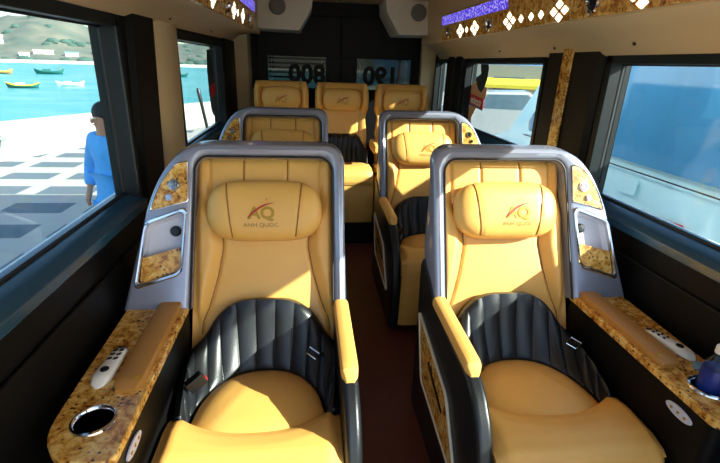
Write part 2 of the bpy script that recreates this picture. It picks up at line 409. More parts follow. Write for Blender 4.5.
overhead(-1, 0.734, 0.9, 3.86, 1.685, 1.88, 0.04, 'long burl veneer ceiling panel above the left windows', (2.75, 3.84),
         [(2.239, 4), (2.858, 4), (3.013, 1), (3.238, 4)], [2.614, 3.56], 0.02)

# speaker pods in the rear upper corners
def pod(s, label, xi_b, xi_t):
    o = thing('speaker_pod', label, 'speaker', (s*0.60, 4.56, 1.755))
    L = lambda x, y, z: (s*(x-0.60), y-4.56, z-1.755)
    f = [L(xi_t, 4.42, 2.058), L(xi_t+0.01, 4.40, 1.95), L(xi_b, 4.38, 1.76), L(0.86, 4.38, 1.765), L(0.90, 4.42, 2.058)]
    k = [(p[0], 4.86-4.56, p[2]) for p in f]
    b = MB(); b.grid([f, k], cv=True, caps=True); b.build('housing', PODM, o, bevel=0.012)
    b = MB(); c = L(0.70 if s > 0 else 0.50+0.06, 4.385, 1.95)
    b.lathe([(0.0, 0.012), (0.05, 0.012), (0.066, 0.006), (0.072, 0.0)], c, (0, -1, 0), 28); b.build('speaker_grille', GRILLE, o)
pod(1, 'pale plastic speaker housing in the upper corner right of the rear door', 0.53, 0.40)
pod(-1, 'pale plastic speaker housing in the upper corner left of the rear door', 0.37, 0.25)

# ------------------------------------------------------------------ captain seats
XC = 0.468
ORG = Vector((XC, 1.2, 0.0))
yr = lambda z: 1.44 + 0.407*(z-0.62)
NF = Vector((0, -0.926, 0.377)); UP = Vector((0, 0.377, 0.926))
def onp(x, z, n=0.0): return Vector((x, yr(z), z)) + NF*n
def boolean_cut(o, cutter):
    m = o.modifiers.new('cut', 'BOOLEAN'); m.operation = 'DIFFERENCE'; m.solver = 'EXACT'; m.object = cutter
    bpy.context.view_layer.update()
    me = bpy.data.meshes.new_from_object(o.evaluated_get(bpy.context.evaluated_depsgraph_get()))
    o.modifiers.clear(); old = o.data; o.data = me; bpy.data.meshes.remove(old)
    if len(me.polygons):
        me.polygons.foreach_set('use_smooth', [True]*len(me.polygons)); me.set_sharp_from_angle(angle=math.radians(38))
    cm = cutter.data; bpy.data.objects.remove(cutter); bpy.data.meshes.remove(cm)

def pillow_geo():
    zc, nc = 0.985, -0.028
    def hh(u): return 0.113*max(0.0, 1-abs(u/0.210)**4.2)**0.42
    def tt(u): return 0.060*max(0.0, 1-abs(u/0.210)**5)**0.45
    def front(u, v):
        h, t = hh(u), tt(u)
        # seams of the middle panel dent the surface a little
        us = lerp(0.112, 0.138, (v+0.11)/0.22)
        dent = 0.004*math.exp(-((abs(u)-us)/0.004)**2)
        return nc + t*max(0.0, 1-abs(v/max(h, 1e-6))**2.8)**(1/2.4) - dent
    return zc, nc, hh, tt, front
PZ, PN, PH, PT, PF = pillow_geo()

def make_seat(s, label):
    T = thing('captain_seat', label, 'seat', (s*XC, 1.2, 0.0), 'captain seats of the van')
    def tf(p): return (s*(p[0]-ORG.x), p[1]-ORG.y, p[2]-ORG.z)
    def tn(p): return (p[0], p[1]-ORG.y, p[2]-ORG.z)          # parts that are not mirrored: x is already relative
    # --- silver frame: an arch, wide on the window side
    NS = (10, 12, 14, 16, 12)
    oA = [(0.172, lerp(0.655, 1.145, i/9)) for i in range(10)]
    oB = arc(0.242, 1.145, 0.070, 0.067, 180, 90, NS[1])
    oC = [(lerp(0.242, 0.66, i/13), 1.212) for i in range(14)]
    oD = resample(spline([(0.66, 1.212, 0), (0.722, 1.203, 0), (0.778, 1.174, 0), (0.825, 1.122, 0), (0.860, 1.055, 0), (0.885, 0.985, 0)], 40), NS[3])
    oD = [(p.x, p.y) for p in oD]
    oE = [(lerp(0.885, 0.962, i/11), lerp(0.985, 0.655, i/11)) for i in range(12)]
    iA = [(0.216, lerp(0.655, 1.118, i/9)) for i in range(10)]
    iB = arc(0.268, 1.118, 0.052, 0.054, 180, 90, NS[1])
    iC = [(lerp(0.268, 0.672, i/13), 1.172) for i in range(14)]
    iD = arc(0.672, 1.118, 0.048, 0.054, 90, 0, NS[3])
    iE = [(lerp(0.720, 0.736, i/11), lerp(1.118, 0.655, i/11)) for i in range(12)]
    out = []; inn = []
    for a, c in ((oA, iA), (oB, iB), (oC, iC), (oD, iD), (oE, iE)):
        k = 0 if not out else 1
        out += a[k:]; inn += c[k:]
    def yback(z): 
        yb = max(1.69, yr(z)+0.07); return lerp(yr(z)+0.07, yb, sstep(0.66, 0.80, z))
    rows = []
    for (ox, oz), (ix, iz) in zip(out, inn):
        wd = math.hypot(ox-ix, oz-iz); q = []
        for dpt, n in ((0.0, -0.014), (0.004, -0.006), (0.012, -0.001), (0.02, 0.0), (None, 0.002), (-0.02, 0.0), (-0.010, -0.003), (-0.003, -0.010), (-0.0, -0.02), (-0.0, -0.075)):
            t = 0.5 if dpt is None else (dpt/wd if dpt > 0 or (dpt == 0.0 and n == -0.014) else 1+dpt/wd)
            q.append(onp(lerp(ox, ix, t), lerp(oz, iz, t), n))
        q.append(Vector((ox+0.012*(1 if ox < 0.3 else 0), yback(oz)-0.0, oz)))
        q.append(Vector((ox, yback(oz)-0.012, oz)))
        rows.append(q)
    b = MB(); b.grid(rows, cv=True, caps=True)
    fr = b.build('frame', SILVER, T, tf=tf)
    pk = rquad([(0.744, 0.992), (0.884, 0.944), (0.918, 0.730), (0.762, 0.776)], 0.026, 6)
    c = MB(); c.prism([onp(x, z, -0.045) for x, z in pk], NF*0.09)
    boolean_cut(fr, c.build('pocket_cutter', SILVER, T, tf=tf))
    # dark line round the opening
    b = MB(); b.tube([onp(x+0.002*(1 if x < 0.3 else -1 if x > 0.6 else 0), z-(0.002 if z > 1.1 else 0), -0.010) for x, z in inn], 0.004, 6); b.build('opening_seal', RUBBER, T, tf=tf)
    # --- storage pocket
    cen = (0.827, 0.860)
    sh = lambda k: [(cen[0]+(x-cen[0])*k, cen[1]+(z-cen[1])*k) for x, z in pk]
    b = MB(); b.grid([[onp(x, z, n) for x, z in sh(k)] for k, n in ((1.05, -0.002), (1.06, 0.006), (1.02, 0.010), (0.95, 0.009), (0.925, 0.004), (0.93, -0.012))], cv=True)
    rim = b.build('storage_pocket', CHROME, T, tf=tf)
    b = MB(); b.grid([[onp(x, z, n) for x, z in sh(k)] for k, n in ((0.955, 0.002), (0.94, -0.03), (0.86, -0.042))], cv=True)
    b.add([onp(x, z, -0.042) for x, z in sh(0.86)], [tuple(range(len(pk)))]); b.build('tray', TRAY, rim, tf=tf)
    # veneered front of the pocket: the lower part of the same outline
    lowp = rquad([(0.757, 0.864), (0.896, 0.828), (0.906, 0.742), (0.768, 0.786)], [0.004, 0.004, 0.02, 0.02], 5)
    b = MB(); b.prism([onp(x, z, -0.016) for x, z in lowp], NF*0.012); b.build('pocket_front', BURL, rim, tf=tf, bevel=0.002)
    b = MB(); b.lathe([(0.0, 0.014), (0.014, 0.013), (0.019, 0.008), (0.020, 0.0)], onp(0.792, 0.917, -0.040), NF, 20); b.build('knob', BLACKP, rim, tf=tf)
    # --- veneered speaker panel with its two round fittings
    sp = rquad([(0.739, 1.150), (0.783, 1.140), (0.826, 1.090), (0.853, 1.035), (0.868, 0.984), (0.738, 1.016)], [0.008, 0.02, 0.03, 0.03, 0.008, 0.008], 5)
    b = MB(); b.prism([onp(x, z, -0.002) for x, z in sp], NF*0.006); pn = b.build('control_panel', BURL, T, tf=tf, bevel=0.002)
    b = MB(); P3 = [onp(x, z, 0.003) for x, z in sp]; b.tube(P3, 0.0028, 5, closed=True); b.build('panel_edge', CHROME, pn, tf=tf)
    for (x, z, r) in ((0.786, 1.070, 0.021), (0.803, 1.028, 0.0125)):
        b = MB(); b.lathe([(0.0, 0.006), (r*0.35, 0.006), (r*0.45, 0.010), (r*0.7, 0.010), (r*0.8, 0.005), (r*0.95, 0.005), (r, 0.0)], onp(x, z, 0.004), NF, 22); b.build('button', CHROME, pn, tf=tf)
    # --- dark back shell behind the frame, down to the floor
    lo = [(0.178, 0.03)] + [(x+0.004, z) for x, z in out[:10:3]] + [(x, z-0.006) for x, z in out[10:52:3]] + [(x-0.006, z) for x, z in out[52::3]] + [(0.955, 0.03)]
    def yb2(z, k): return (max(1.60, yback(z)-0.03) if k == 0 else (max(1.70, yr(z)+0.115) if k == 1 else yr(z)+0.175 if z > 0.3 else max(1.66, yr(z)+0.175)))
    rr = []
    for k, sc_, n in ((0, 0.995, 0), (1, 0.955, 0), (2, 0.885, 0)):
        rr.append([Vector((0.567+(x-0.567)*sc_, yb2(z, k), 0.03+(z-0.03)*(1.0, 0.985, 0.955)[k])) for x, z in lo])
    b = MB(); b.grid(rr, cv=True); b.add(rr[-1], [tuple(range(len(rr[-1])))]); b.build('back_shell', BLKP, T, tf=tf)
    # --- aisle-side shell with arm pad and veneer panel
    prof = [(1.655, 0.02), (1.665, 0.40), (1.690, 0.72), (1.66, 0.76), (1.515, 0.70), (1.455, 0.648), (1.30, 0.640), (1.10, 0.632), (1.05, 0.620), (1.00, 0.592), (0.955, 0.548), (0.92, 0.49), (0.89, 0.40), (0.87, 0.28), (0.875, 0.12), (0.90, 0.02)]
    b = MB(); b.prism([(0.164, y, z) for y, z in prof], (0.050, 0, 0)); b.build('side_shell', BLK, T, tf=tf, bevel=0.018, seg=4)
    def pad_rows():
        R_ = []
        for i in range(22):
            t = i/21; y = lerp(1.462, 1.062, t); e = sstep(0, 0.05, t)*math.sqrt(max(0.0, 1-max(0.0, (t-0.90)/0.10)**3))
            hw = 0.0265*max(0.45, e if t > 0.5 else 1.0); zb = interp(y, [1.05, 1.10, 1.455], [0.618, 0.632, 0.642]); h = 0.036*max(0.15, math.sqrt(max(0, e)) if t > 0.5 else 1.0)
            R_.append([(0.190+hw*sx, y, zb+h*k) for sx, k in ((-1.0, 0), (-1.0, 0.6), (-0.8, 0.88), (-0.4, 1.0), (0.4, 1.0), (0.8, 0.88), (1.0, 0.6), (1.0, 0))])
        return R_
    b = MB(); b.grid(pad_rows(), cv=True, caps=True); b.build('arm_pad', TAN, T, tf=tf)
    vp = rquad([(1.615, 0.520), (1.20, 0.437), (1.02, 0.215), (1.50, 0.262)], [0.02, 0.03, 0.02, 0.03], 5)
    b = MB(); b.prism([(0.1645, y, z) for y, z in vp], (-0.006, 0, 0)); v_ = b.build('side_panel', BURL, T, tf=tf)
    b = MB(); b.tube([(0.160, y, z) for y, z in vp], 0.0065, 6, closed=True); b.build('panel_edge', PALEM, v_, tf=tf)
    b = MB(); b.prism([(0.158, y, z) for y, z in rquad([(1.42, 0.415), (1.22, 0.350), (1.22, 0.338), (1.42, 0.398)], 0.004, 3)], (-0.004, 0, 0)); b.build('panel_slot', BLACKP, v_, tf=tf)
    # --- reclined backrest
    def bol(z): return interp(z, [0.45, 0.60, 0.655, 0.76, 0.86, 0.95, 1.02, 1.18], [0.25, 0.235, 0.21, 0.178, 0.158, 0.165, 0.205, 0.21])
    def bn(dx, z):
        bb = bol(z); a = abs(dx)
        n = -0.068 + 0.034*sstep(bb-0.004, bb+0.045, a)*(1-0.75*sstep(0.96, 1.06, z))
        n -= 0.030*sstep(0.232, 0.262, a)
        n -= 0.009*math.exp(-((a-bb)/0.006)**2)
        if z > 1.0: n -= 0.007*math.exp(-((a-0.082)/0.004)**2)*sstep(1.0, 1.04, z) ; n += 0.010*sstep(1.03, 1.09, z)*(1-sstep(1.145, 1.18, z))
        n += 0.010*(1-(dx/0.25)**2)*sstep(0.55, 0.75, z)*(1-sstep(0.9, 1.1, z))
        return n - 0.02*sstep(1.165, 1.185, z)
    def BF(u, v):
        z = lerp(0.44, 1.185, v); hw0 = lerp(0.262, 0.250, v); dx = lerp(-hw0, hw0+0.016*(1-v), u)
        return onp(XC+dx, z, bn(dx, z))
    b = MB(); b.slab(BF, lambda u, v: BF(u, v)*1.0 - NF*0.05, 90, 70); br = b.build('backrest', TAN, T, tf=tf, angle=60)
    # piping along the bolster seams
    for q in (-1, 1):
        b = MB(); zz = [lerp(0.56, 0.94, i/17) for i in range(18)]; b.tube([onp(XC+q*bol(z), z, bn(q*bol(z), z)+0.003) for z in zz], 0.0028, 6); b.build('piping', TANSEAM, br, tf=tf)
        b = MB(); zz = [lerp(1.06, 1.165, i/7) for i in range(8)]; b.tube([onp(XC+q*0.082, z, bn(q*0.082, z)+0.003) for z in zz], 0.0026, 6); b.build('piping', TANSEAM, br, tf=tf)
    # --- headrest pillow (not mirrored, so that its emblem reads)
    P = lambda dx, v, n: Vector((dx, yr(PZ), PZ)) + UP*v + NF*n
    rows = []
    for i in range(61):
        u = 0.2098*math.sin(PI/2*(i/30-1)); h = PH(u); q = []
        for k in range(44):
            a = 2*PI*k/44; cv = math.copysign(abs(math.cos(a))**(2/2.8), math.cos(a)); sv = math.sin(a); v = h*cv
            n = PF(u, v) if sv >= 0 else PN - 0.6*PT(u)*abs(sv)**(0.8)
            if abs(sv) < 1e-6: n = PN
            q.append(P(u, v, n))
        rows.append(q)
    b = MB(); b.grid(rows, cv=True, caps=True); hd = b.build('headrest', TAN, T, tf=tn, angle=70)
    for q in (-1, 1):
        b = MB(); pts = []
        for i in range(25):
            v = lerp(-0.098, 0.100, i/24); u = q*lerp(0.112, 0.138, (v+0.11)/0.22); pts.append(P(u, v, PF(u, v)+0.003))
        b.tube(pts, 0.0026, 6); b.build('piping', TANSEAM, hd, tf=tn)
    # emblem: gold letters, red swoosh, small line of text
    ex, ev = (0.026 if s > 0 else -0.012), -0.010
    def emb(v2, dx, dv, k=1.0, out=0.0022): k = 0.68*k; u, v = ex+dx+v2[0]*k, ev+dv+v2[1]*k; return P(u, v, PF(u, v)+out)
    vs, fs = text_mesh('AQ', 0.088, 0.0, 0.003); b = MB(); b.add([emb((p.x*1.05, p.y), 0.004, -0.022) for p in vs], fs); b.build('emblem_letters', GOLDT, hd, tf=tn, merge=0)
    vs, fs = text_mesh('ANH QUOC', 0.030); b = MB(); b.add([emb((p.x*1.12, p.y), 0.002, -0.052) for p in vs], fs); b.build('emblem_text', BRONZT, hd, tf=tn, merge=0)
    up_, dn_ = [], []
    for i in range(19):
        t = i/18; x = lerp(-0.066, 0.078, t); y = -0.028 + 0.078*(1-(1-t)**2.0); th = 0.0075*math.sin(PI*min(1, (t*0.9+0.12)))**0.7*(1-0.55*t)
        up_.append(emb((x, y+th), 0, 0, 1, 0.0036)); dn_.append(emb((x, y-th), 0, 0, 1, 0.0036))
    b = MB(); b.grid([up_, dn_]); b.build('emblem_swoosh', REDM, hd, tf=tn)
    b = MB(); st = []
    for t in range(8): a = 2*PI*t/8; r = 0.007 if t % 2 == 0 else 0.0025; st.append(emb((0.032+r*math.cos(a), 0.070+r*math.sin(a)), 0, 0))
    b.add(st, [tuple(range(8))]); b.build('emblem_star', BRONZT, hd, tf=tn)
    # --- black ribbed lumbar insert wrapping round the seat
    Tt = [(-0.236, 1.115, 0.478), (-0.250, 1.25, 0.505), (-0.252, 1.375, 0.518), (-0.208, 1.428, 0.556), (-0.158, 1.462, 0.624), (-0.090, 1.478, 0.664), (0, 1.480, 0.670)]
    Bt = [(-0.224, 1.085, 0.425), (-0.226, 1.14, 0.425), (-0.216, 1.20, 0.425), (-0.186, 1.27, 0.425), (-0.138, 1.33, 0.425), (-0.074, 1.368, 0.425), (0, 1.38, 0.425)]
    full = lambda A: A + [(-x + 0.014*(i > 2 and 0) , y, z) for i, (x, y, z) in enumerate(A[-2::-1])]
    ts, bs = spline(full(Tt), 241), spline(full(Bt), 241)
    mids = [(p+q)/2 for p, q in zip(ts, bs)]; dd = [0]
    for i in range(1, 241): dd.append(dd[-1] + (mids[i]-mids[i-1]).length)
    NR = 15
    b = MB(); rows = []
    for i in range(241):
        ph = dd[i]/dd[-1]; rib = abs(math.sin(PI*NR*ph))**0.6; p0, p1 = bs[i], ts[i]; q = []
        inward = (Vector((0, 0.95, 0.80)) - mids[i]).normalized()
        for k in range(15):
            v = k/12
            if k <= 12:
                p = p0.lerp(p1, v) + inward*(0.006 + 0.010*rib*sstep(0, 0.1, v)*(1-0.7*sstep(0.86, 1.0, v)) - 0.012*math.sin(PI*v))
            else:
                p = p1 - inward*(0.02*(k-12)) + Vector((0, 0, 0.004*(14-k)))
            q.append(Vector((XC+p.x, p.y, p.z)))
        rows.append(q)
    b.grid(rows); lu = b.build('lumbar_insert', BLK, T, tf=tf, angle=75)
    sm = lu.modifiers.new('thick', 'SOLIDIFY'); sm.thickness = 0.012; sm.offset = 0
    # --- seat cushion: domed rear pad, front roll with legrest
    b = MB(); rows = []
    for i in range(15):
        r = i/14; q = []
        for k in range(64):
            a = 2*PI*k/64; cx_, sy_ = math.cos(a), math.sin(a)
            e = 2.4; cx_ = math.copysign(abs(cx_)**(2/e), cx_); sy_ = math.copysign(abs(sy_)**(2/e), sy_)
            x = 0.222*cx_*r*(1-0.10*max(0, sy_)); y = 1.13 + (0.262 if sy_ > 0 else 0.14)*sy_*r
            z = 0.428 + 0.058*(1-r**3.2) - (0.05*(r-0.93)/0.07 if r > 0.93 else 0)
            z += 0.004*math.exp(-(((x-0.05)*0.9+(y-1.24)*0.5)/0.018)**2)*(1-r) - 0.003*math.exp(-(((x-0.09)*0.9+(y-1.2)*0.45)/0.012)**2)*(1-r)
            q.append((XC+x, y, z))
        rows.append(q)
    b.grid(rows, cv=True, caps=True); b.build('seat_cushion', TAN, T, tf=tf, angle=70)
    def fy(dx): return 1.035 + 0.085*(abs(dx-0.006)/0.25)**2.6
    prof2 = [(0.03, 0.36), (0.035, 0.43), (0.022, 0.468), (-0.015, 0.487)]
    def FF(u, v):
        dx = lerp(-0.252, 0.270, u); e = min(u, 1-u); dz = -0.030*(1-sstep(0, 0.075, e)); k = v*11
        if k <= 3:
            i = min(int(k), 2); a, c = prof2[i], prof2[i+1]; y = fy(dx)+lerp(a[0], c[0], k-i); z = lerp(a[1], c[1], k-i)
        else:
            fr_ = [(fy(dx)-0.015, 0.487), (fy(dx)-0.06, 0.497), (0.955, 0.498), (0.905, 0.486), (0.872, 0.46), (0.855, 0.42), (0.852, 0.30), (0.858, 0.16), (0.868, 0.06)]
            k -= 3; i = min(int(k), 7); a, c = fr_[i], fr_[i+1]; y = lerp(a[0], c[0], k-i); z = lerp(a[1], c[1], k-i)
        return Vector((XC+dx, y + (0.02*(1-sstep(0, 0.06, e)) if v > 0.6 else 0), z+dz*(1 if z > 0.42 else 0.2)))
    b = MB(); b.slab(FF, lambda u, v: Vector((XC+lerp(-0.23, 0.248, u), lerp(FF(u, v).y, 0.99, 0.6), lerp(FF(u, v).z, 0.22, 0.45))), 40, 45)
    fc = b.build('front_cushion', TAN, T, tf=tf, angle=60)
    # --- belts (same side of every seat, so not mirrored)
    b = MB()
    c = Vector((0.222 if s > 0 else 0.172, 1.335, 0.535)); ax = Vector((0.35, -0.2, 0.9)).normalized(); sx = Vector((0.8, -0.5, -0.35)).normalized()
    fr2 = [c + sx*x + ax*z for x, z in ((-0.020, -0.016), (0.020, -0.016), (0.020, 0.016), (-0.020, 0.016))]
    b.tube(fr2, 0.003, 6, closed=True); bl = b.build('belt_tongue', CHROME, T, tf=tn)
    b = MB(); b.tube([c+sx*0.014, c+sx*0.035+Vector((0.01, 0.02, 0.004))], 0.008, 6); b.build('belt_strap', BLACKP, bl, tf=tn)
    b = MB(); c = Vector((-0.205, 1.225, 0.520)); q = Matrix.Rotation(0.5, 3, 'Z') @ Matrix.Rotation(-0.5, 3, 'Y')
    bx_ = MB(); bx_.box(-0.030, 0.030, -0.014, 0.014, -0.022, 0.022); b.add([c + q @ Vector(p) for p in bx_.v], bx_.f); bk = b.build('belt_buckle', BLACKP, T, tf=tn, bevel=0.004)
    bx_ = MB(); bx_.box(0.030, 0.032, -0.008, 0.008, -0.016, -0.002); b = MB(); b.add([c + q @ Vector(p) for p in bx_.v], bx_.f); b.build('release_button', REDM, bk, tf=tn)
    # --- window-side console
    outl = rquad([(0.744, 1.50), (0.744, 0.795), (0.925, 0.795), (0.936, 1.05), (0.948, 1.46), (0.948, 1.50)], [0.005, 0.03, 0.148, 0.05, 0.02, 0.005], 9)
    b = MB(); b.prism([(x, y, 0.632) for x, y in outl], (0, 0, 0.028)); cons = b.build('console', BURL, T, tf=tf)
    cut = MB(); cut.lathe([(0.043, -0.09), (0.043, 0.05)], (0.835, 0.925, 0.66), (0, 0, 1), 32)
    boolean_cut(cons, cut.build('cup_cutter', BURL, T, tf=tf))
    bevm = cons.modifiers.new('bevel', 'BEVEL'); bevm.width = 0.006; bevm.segments = 3; bevm.limit_method = 'ANGLE'; bevm.angle_limit = math.radians(50)
    inl = [(lerp(0.85, x, 0.965), lerp(1.2, y, 0.985)) for x, y in outl]
    rows = [[(x, y, 0.632) for x, y in inl], [(x, y, 0.30) for x, y in inl], [(x, lerp(1.25, y, 0.97), 0.02) for x, y in inl]]
    b = MB(); b.grid(rows, cv=True); b.add([(x, y, 0.02) for x, y in [(p[0], lerp(1.25, p[1], 0.97)) for p in inl]], [tuple(range(len(inl)))]); b.build('console_body', BLKP, T, tf=tf)
    b = MB(); b.lathe([(0.0415, -0.006), (0.043, 0.002), (0.047, 0.006), (0.052, 0.004), (0.0535, 0.0), (0.0428, -0.006)], (0.835, 0.925, 0.660), (0, 0, 1), 36)
    cup = b.build('cup_holder', CHROME, cons, tf=tf)
    b = MB(); b.lathe([(0.0425, -0.006), (0.042, -0.068), (0.0, -0.069), (0.0, -0.066), (0.040, -0.065), (0.0412, -0.006)], (0.835, 0.925, 0.660), (0, 0, 1), 36); b.build('cup_lining', BLACKP, cup, tf=tf)
    # tan pad on the console
    rows = []
    for i in range(26):
        t = i/25; y = lerp(1.472, 1.020, t); e = math.sqrt(max(0.0, 1-max(0.0, (t-0.93)/0.07)**2)); hw = 0.038*max(0.7, e); h = 0.024*max(0.5, e); cx_ = lerp(0.799, 0.796, t)
        rows.append([(cx_+hw*sx, y, 0.659+h*k) for sx, k in ((-1.0, 0), (-1.0, 0.6), (-0.93, 0.92), (-0.8, 1.0), (0.75, 1.0), (0.92, 0.9), (1.0, 0.55), (1.0, 0))])
    b = MB(); b.grid(rows, cv=True, caps=True); cp_ = b.build('console_pad', TAND, T, tf=tf)
    b = MB(); b.lathe([(0.0, 0.004), (0.006, 0.003), (0.007, 0.0)], (0.776, 1.055, 0.682), (0, -0.3, 1), 12); b.build('pad_stud', GOLDT, cp_, tf=tf)
    # oval badge speaker on the console's inner side
    b = MB(); ov = [(0.047*math.cos(2*PI*k/28), 0.017*math.sin(2*PI*k/28)) for k in range(28)]
    rot = 0.0
    pts = [(0.747, 0.905+a, 0.594+c2) for a, c2 in ov]; b.prism(pts, (-0.006, 0, 0)); bd = b.build('oval_badge', TRAY, T, tf=tf, bevel=0.002)
    b = MB()
    for k in (-1, 0, 1): b.lathe([(0.0, 0.002), (0.0045, 0.0015), (0.005, 0)], (0.741, 0.905+k*0.024, 0.594), (-1, 0, 0), 12)
    b.build('badge_studs', GOLDT, bd, tf=tf)
    return T

seatR = make_seat(1, 'tan leather seat on the right, sunlit headrest, water bottle on its console')
seatL = make_seat(-1, 'tan leather seat on the left with an empty chrome cup holder in its console')
PITCHROW = 1.36
r2 = copy_tree(seatR); r2.location.y += PITCHROW; r2['label'] = 'sunlit tan leather seat directly behind the right front seat, beside the aisle'
l2 = copy_tree(seatL); l2.location.y += PITCHROW; l2['label'] = 'shaded tan leather seat directly behind the left front seat, only its top showing'

# ------------------------------------------------------------------ rear bench seats
def make_rear(label):
    T = thing('rear_passenger_chair', label, 'seat', (0, 3.95, 0.19), 'three seats across the rear')
    tf = lambda p: (p[0], p[1]-3.95, p[2]-0.19)
    yb = lambda z: 4.06 + 0.16*(z-0.68)
    def n(dx, z):
        a = abs(dx); v = 0.02*sstep(0.14, 0.20, a)*(1-sstep(1.02, 1.10, z)) + 0.075*sstep(0.155, 0.20, a)*sstep(1.08, 1.16, z)
        v -= 0.03*sstep(0.215, 0.235, a); v -= 0.006*math.exp(-((a-0.15)/0.006)**2)
        return v - 0.03*sstep(1.30, 1.335, z)
    def hw(z): return interp(z, [0.55, 0.9, 1.04, 1.12, 1.26, 1.335], [0.225, 0.225, 0.21, 0.236, 0.236, 0.215])
    def F(u, v):
        z = lerp(0.56, 1.335, v); k = 2*u-1; dx = hw(z)*k; return Vector((dx, yb(z)-n(dx, z), z))
    b = MB(); b.slab(F, lambda u, v: F(u, v)+Vector((0, 0.10, 0)), 60, 56); b.build('backrest', TAN, T, tf=tf, angle=60)
    rows = []
    for i in range(41):
        u = 0.1725*math.sin(PI/2*(i/20-1)); h = 0.098*max(0, 1-abs(u/0.173)**5)**0.4; t = 0.060*max(0, 1-abs(u/0.173)**5)**0.45
        rows.append([(u, yb(1.2)-0.035-t*math.copysign(abs(math.sin(a))**0.8, math.sin(a)), 1.198+h*math.copysign(abs(math.cos(a))**0.75, math.cos(a))) for a in [2*PI*k/28 for k in range(28)]])
    b = MB(); b.grid(rows, cv=True, caps=True); hd = b.build('headrest', TAN, T, tf=tf, angle=70)
    fy = yb(1.2)-0.035-0.0625
    vs, fs = text_mesh('AQ', 0.07); b = MB(); b.add([(p.x, fy-0.001+0.25*abs(p.y-0.015)**2*6, 1.17+p.y) for p in vs], fs); b.build('emblem_letters', GOLDT, hd, tf=tf, merge=0)
    up_ = []; dn_ = []
    for i in range(13):
        t = i/12; x = lerp(-0.05, 0.062, t); y = 1.165+0.06*(1-(1-t)**2); th = 0.005*math.sin(PI*(t*0.9+0.08)); up_.append((x, fy-0.0025, y+th)); dn_.append((x, fy-0.0025, y-th))
    b = MB(); b.grid([up_, dn_]); b.build('emblem_swoosh', REDM, hd, tf=tf)
    # ribbed black lumbar
    b = MB(); rows = []
    for i in range(121):
        u = i/120; dx = lerp(-0.225, 0.225, u); top = 0.90-0.12*sstep(0.12, 0.225, abs(dx)); rib = abs(math.sin(PI*10*u))**0.6; q = []
        for k in range(11):
            v = k/10; z = lerp(0.60, top, v); y = yb(z) - 0.022 - 0.010*rib*sstep(0, 0.1, v)*(1-sstep(0.85, 1, v)) - 0.12*max(0, (abs(dx)-0.12)/0.105)**2*(1-0.3*v)
            if k == 10: y += 0.02
            q.append((dx, y, z))
        rows.append(q)
    b.grid(rows); lu = b.build('lumbar_insert', BLK, T, tf=tf, angle=75)
    sm = lu.modifiers.new('thick', 'SOLIDIFY'); sm.thickness = 0.012; sm.offset = 0
    # cushion and riser
    def CF(u, v):
        k = 2*u-1; dx = 0.245*k; P_ = [(4.07, 0.58), (4.06, 0.655), (3.95, 0.668), (3.80, 0.672), (3.70, 0.655), (3.668, 0.615), (3.664, 0.56), (3.675, 0.53)]
        kk = v*7; i = min(int(kk), 6); y = lerp(P_[i][0], P_[i+1][0], kk-i); z = lerp(P_[i][1], P_[i+1][1], kk-i)
        return Vector((dx, y+0.015*abs(k)**8, z-0.02*abs(k)**8))
    b = MB(); b.slab(CF, lambda u, v: Vector((CF(u, v).x*0.96, lerp(CF(u, v).y, 3.87, 0.5), lerp(CF(u, v).z, 0.57, 0.7))), 24, 29); b.build('seat_cushion', TAN, T, tf=tf, angle=60)
    def RF(u, v): return Vector((lerp(-0.25, 0.25, u), 3.685 - 0.012*math.sin(PI*v) , lerp(0.192, 0.535, v)))
    b = MB(); b.slab(RF, lambda u, v: Vector((lerp(-0.25, 0.25, u), 4.08, lerp(0.192, 0.535, v))), 8, 10); b.build('seat_base', TAN, T, tf=tf, angle=60)
    return T
rs = make_rear('tan leather rear seat in the middle, partly sunlit, facing down the aisle')
rs.location.x = 0.0
rl = copy_tree(rs); rl.location.x = -0.532; rl['label'] = 'shaded tan leather rear seat in front of the left back door window'
rr_ = copy_tree(rs); rr_.location.x = 0.54; rr_['label'] = 'tan leather rear seat with a brightly sunlit headrest, right end of the back row'
def rear_arm(x):
    rows = []
    for i in range(16):
        t = i/15; y = lerp(0.07, -0.22, t); e = math.sqrt(max(0, 1-max(0, (t-0.8)/0.2)**2)); hw = 0.022*max(0.4, e)
        rows.append([(x+hw*a, y, 0.635+0.045*c_*max(0.5, e)) for a, c_ in ((-1, -0.5), (-1, 0.5), (-0.6, 1), (0.6, 1), (1, 0.5), (1, -0.5), (0.5, -1), (-0.5, -1))])
    b = MB(); b.grid(rows, cv=True, caps=True); b.build('armrest', TAN, rs)
rear_arm(0.27); rear_arm(-0.266)

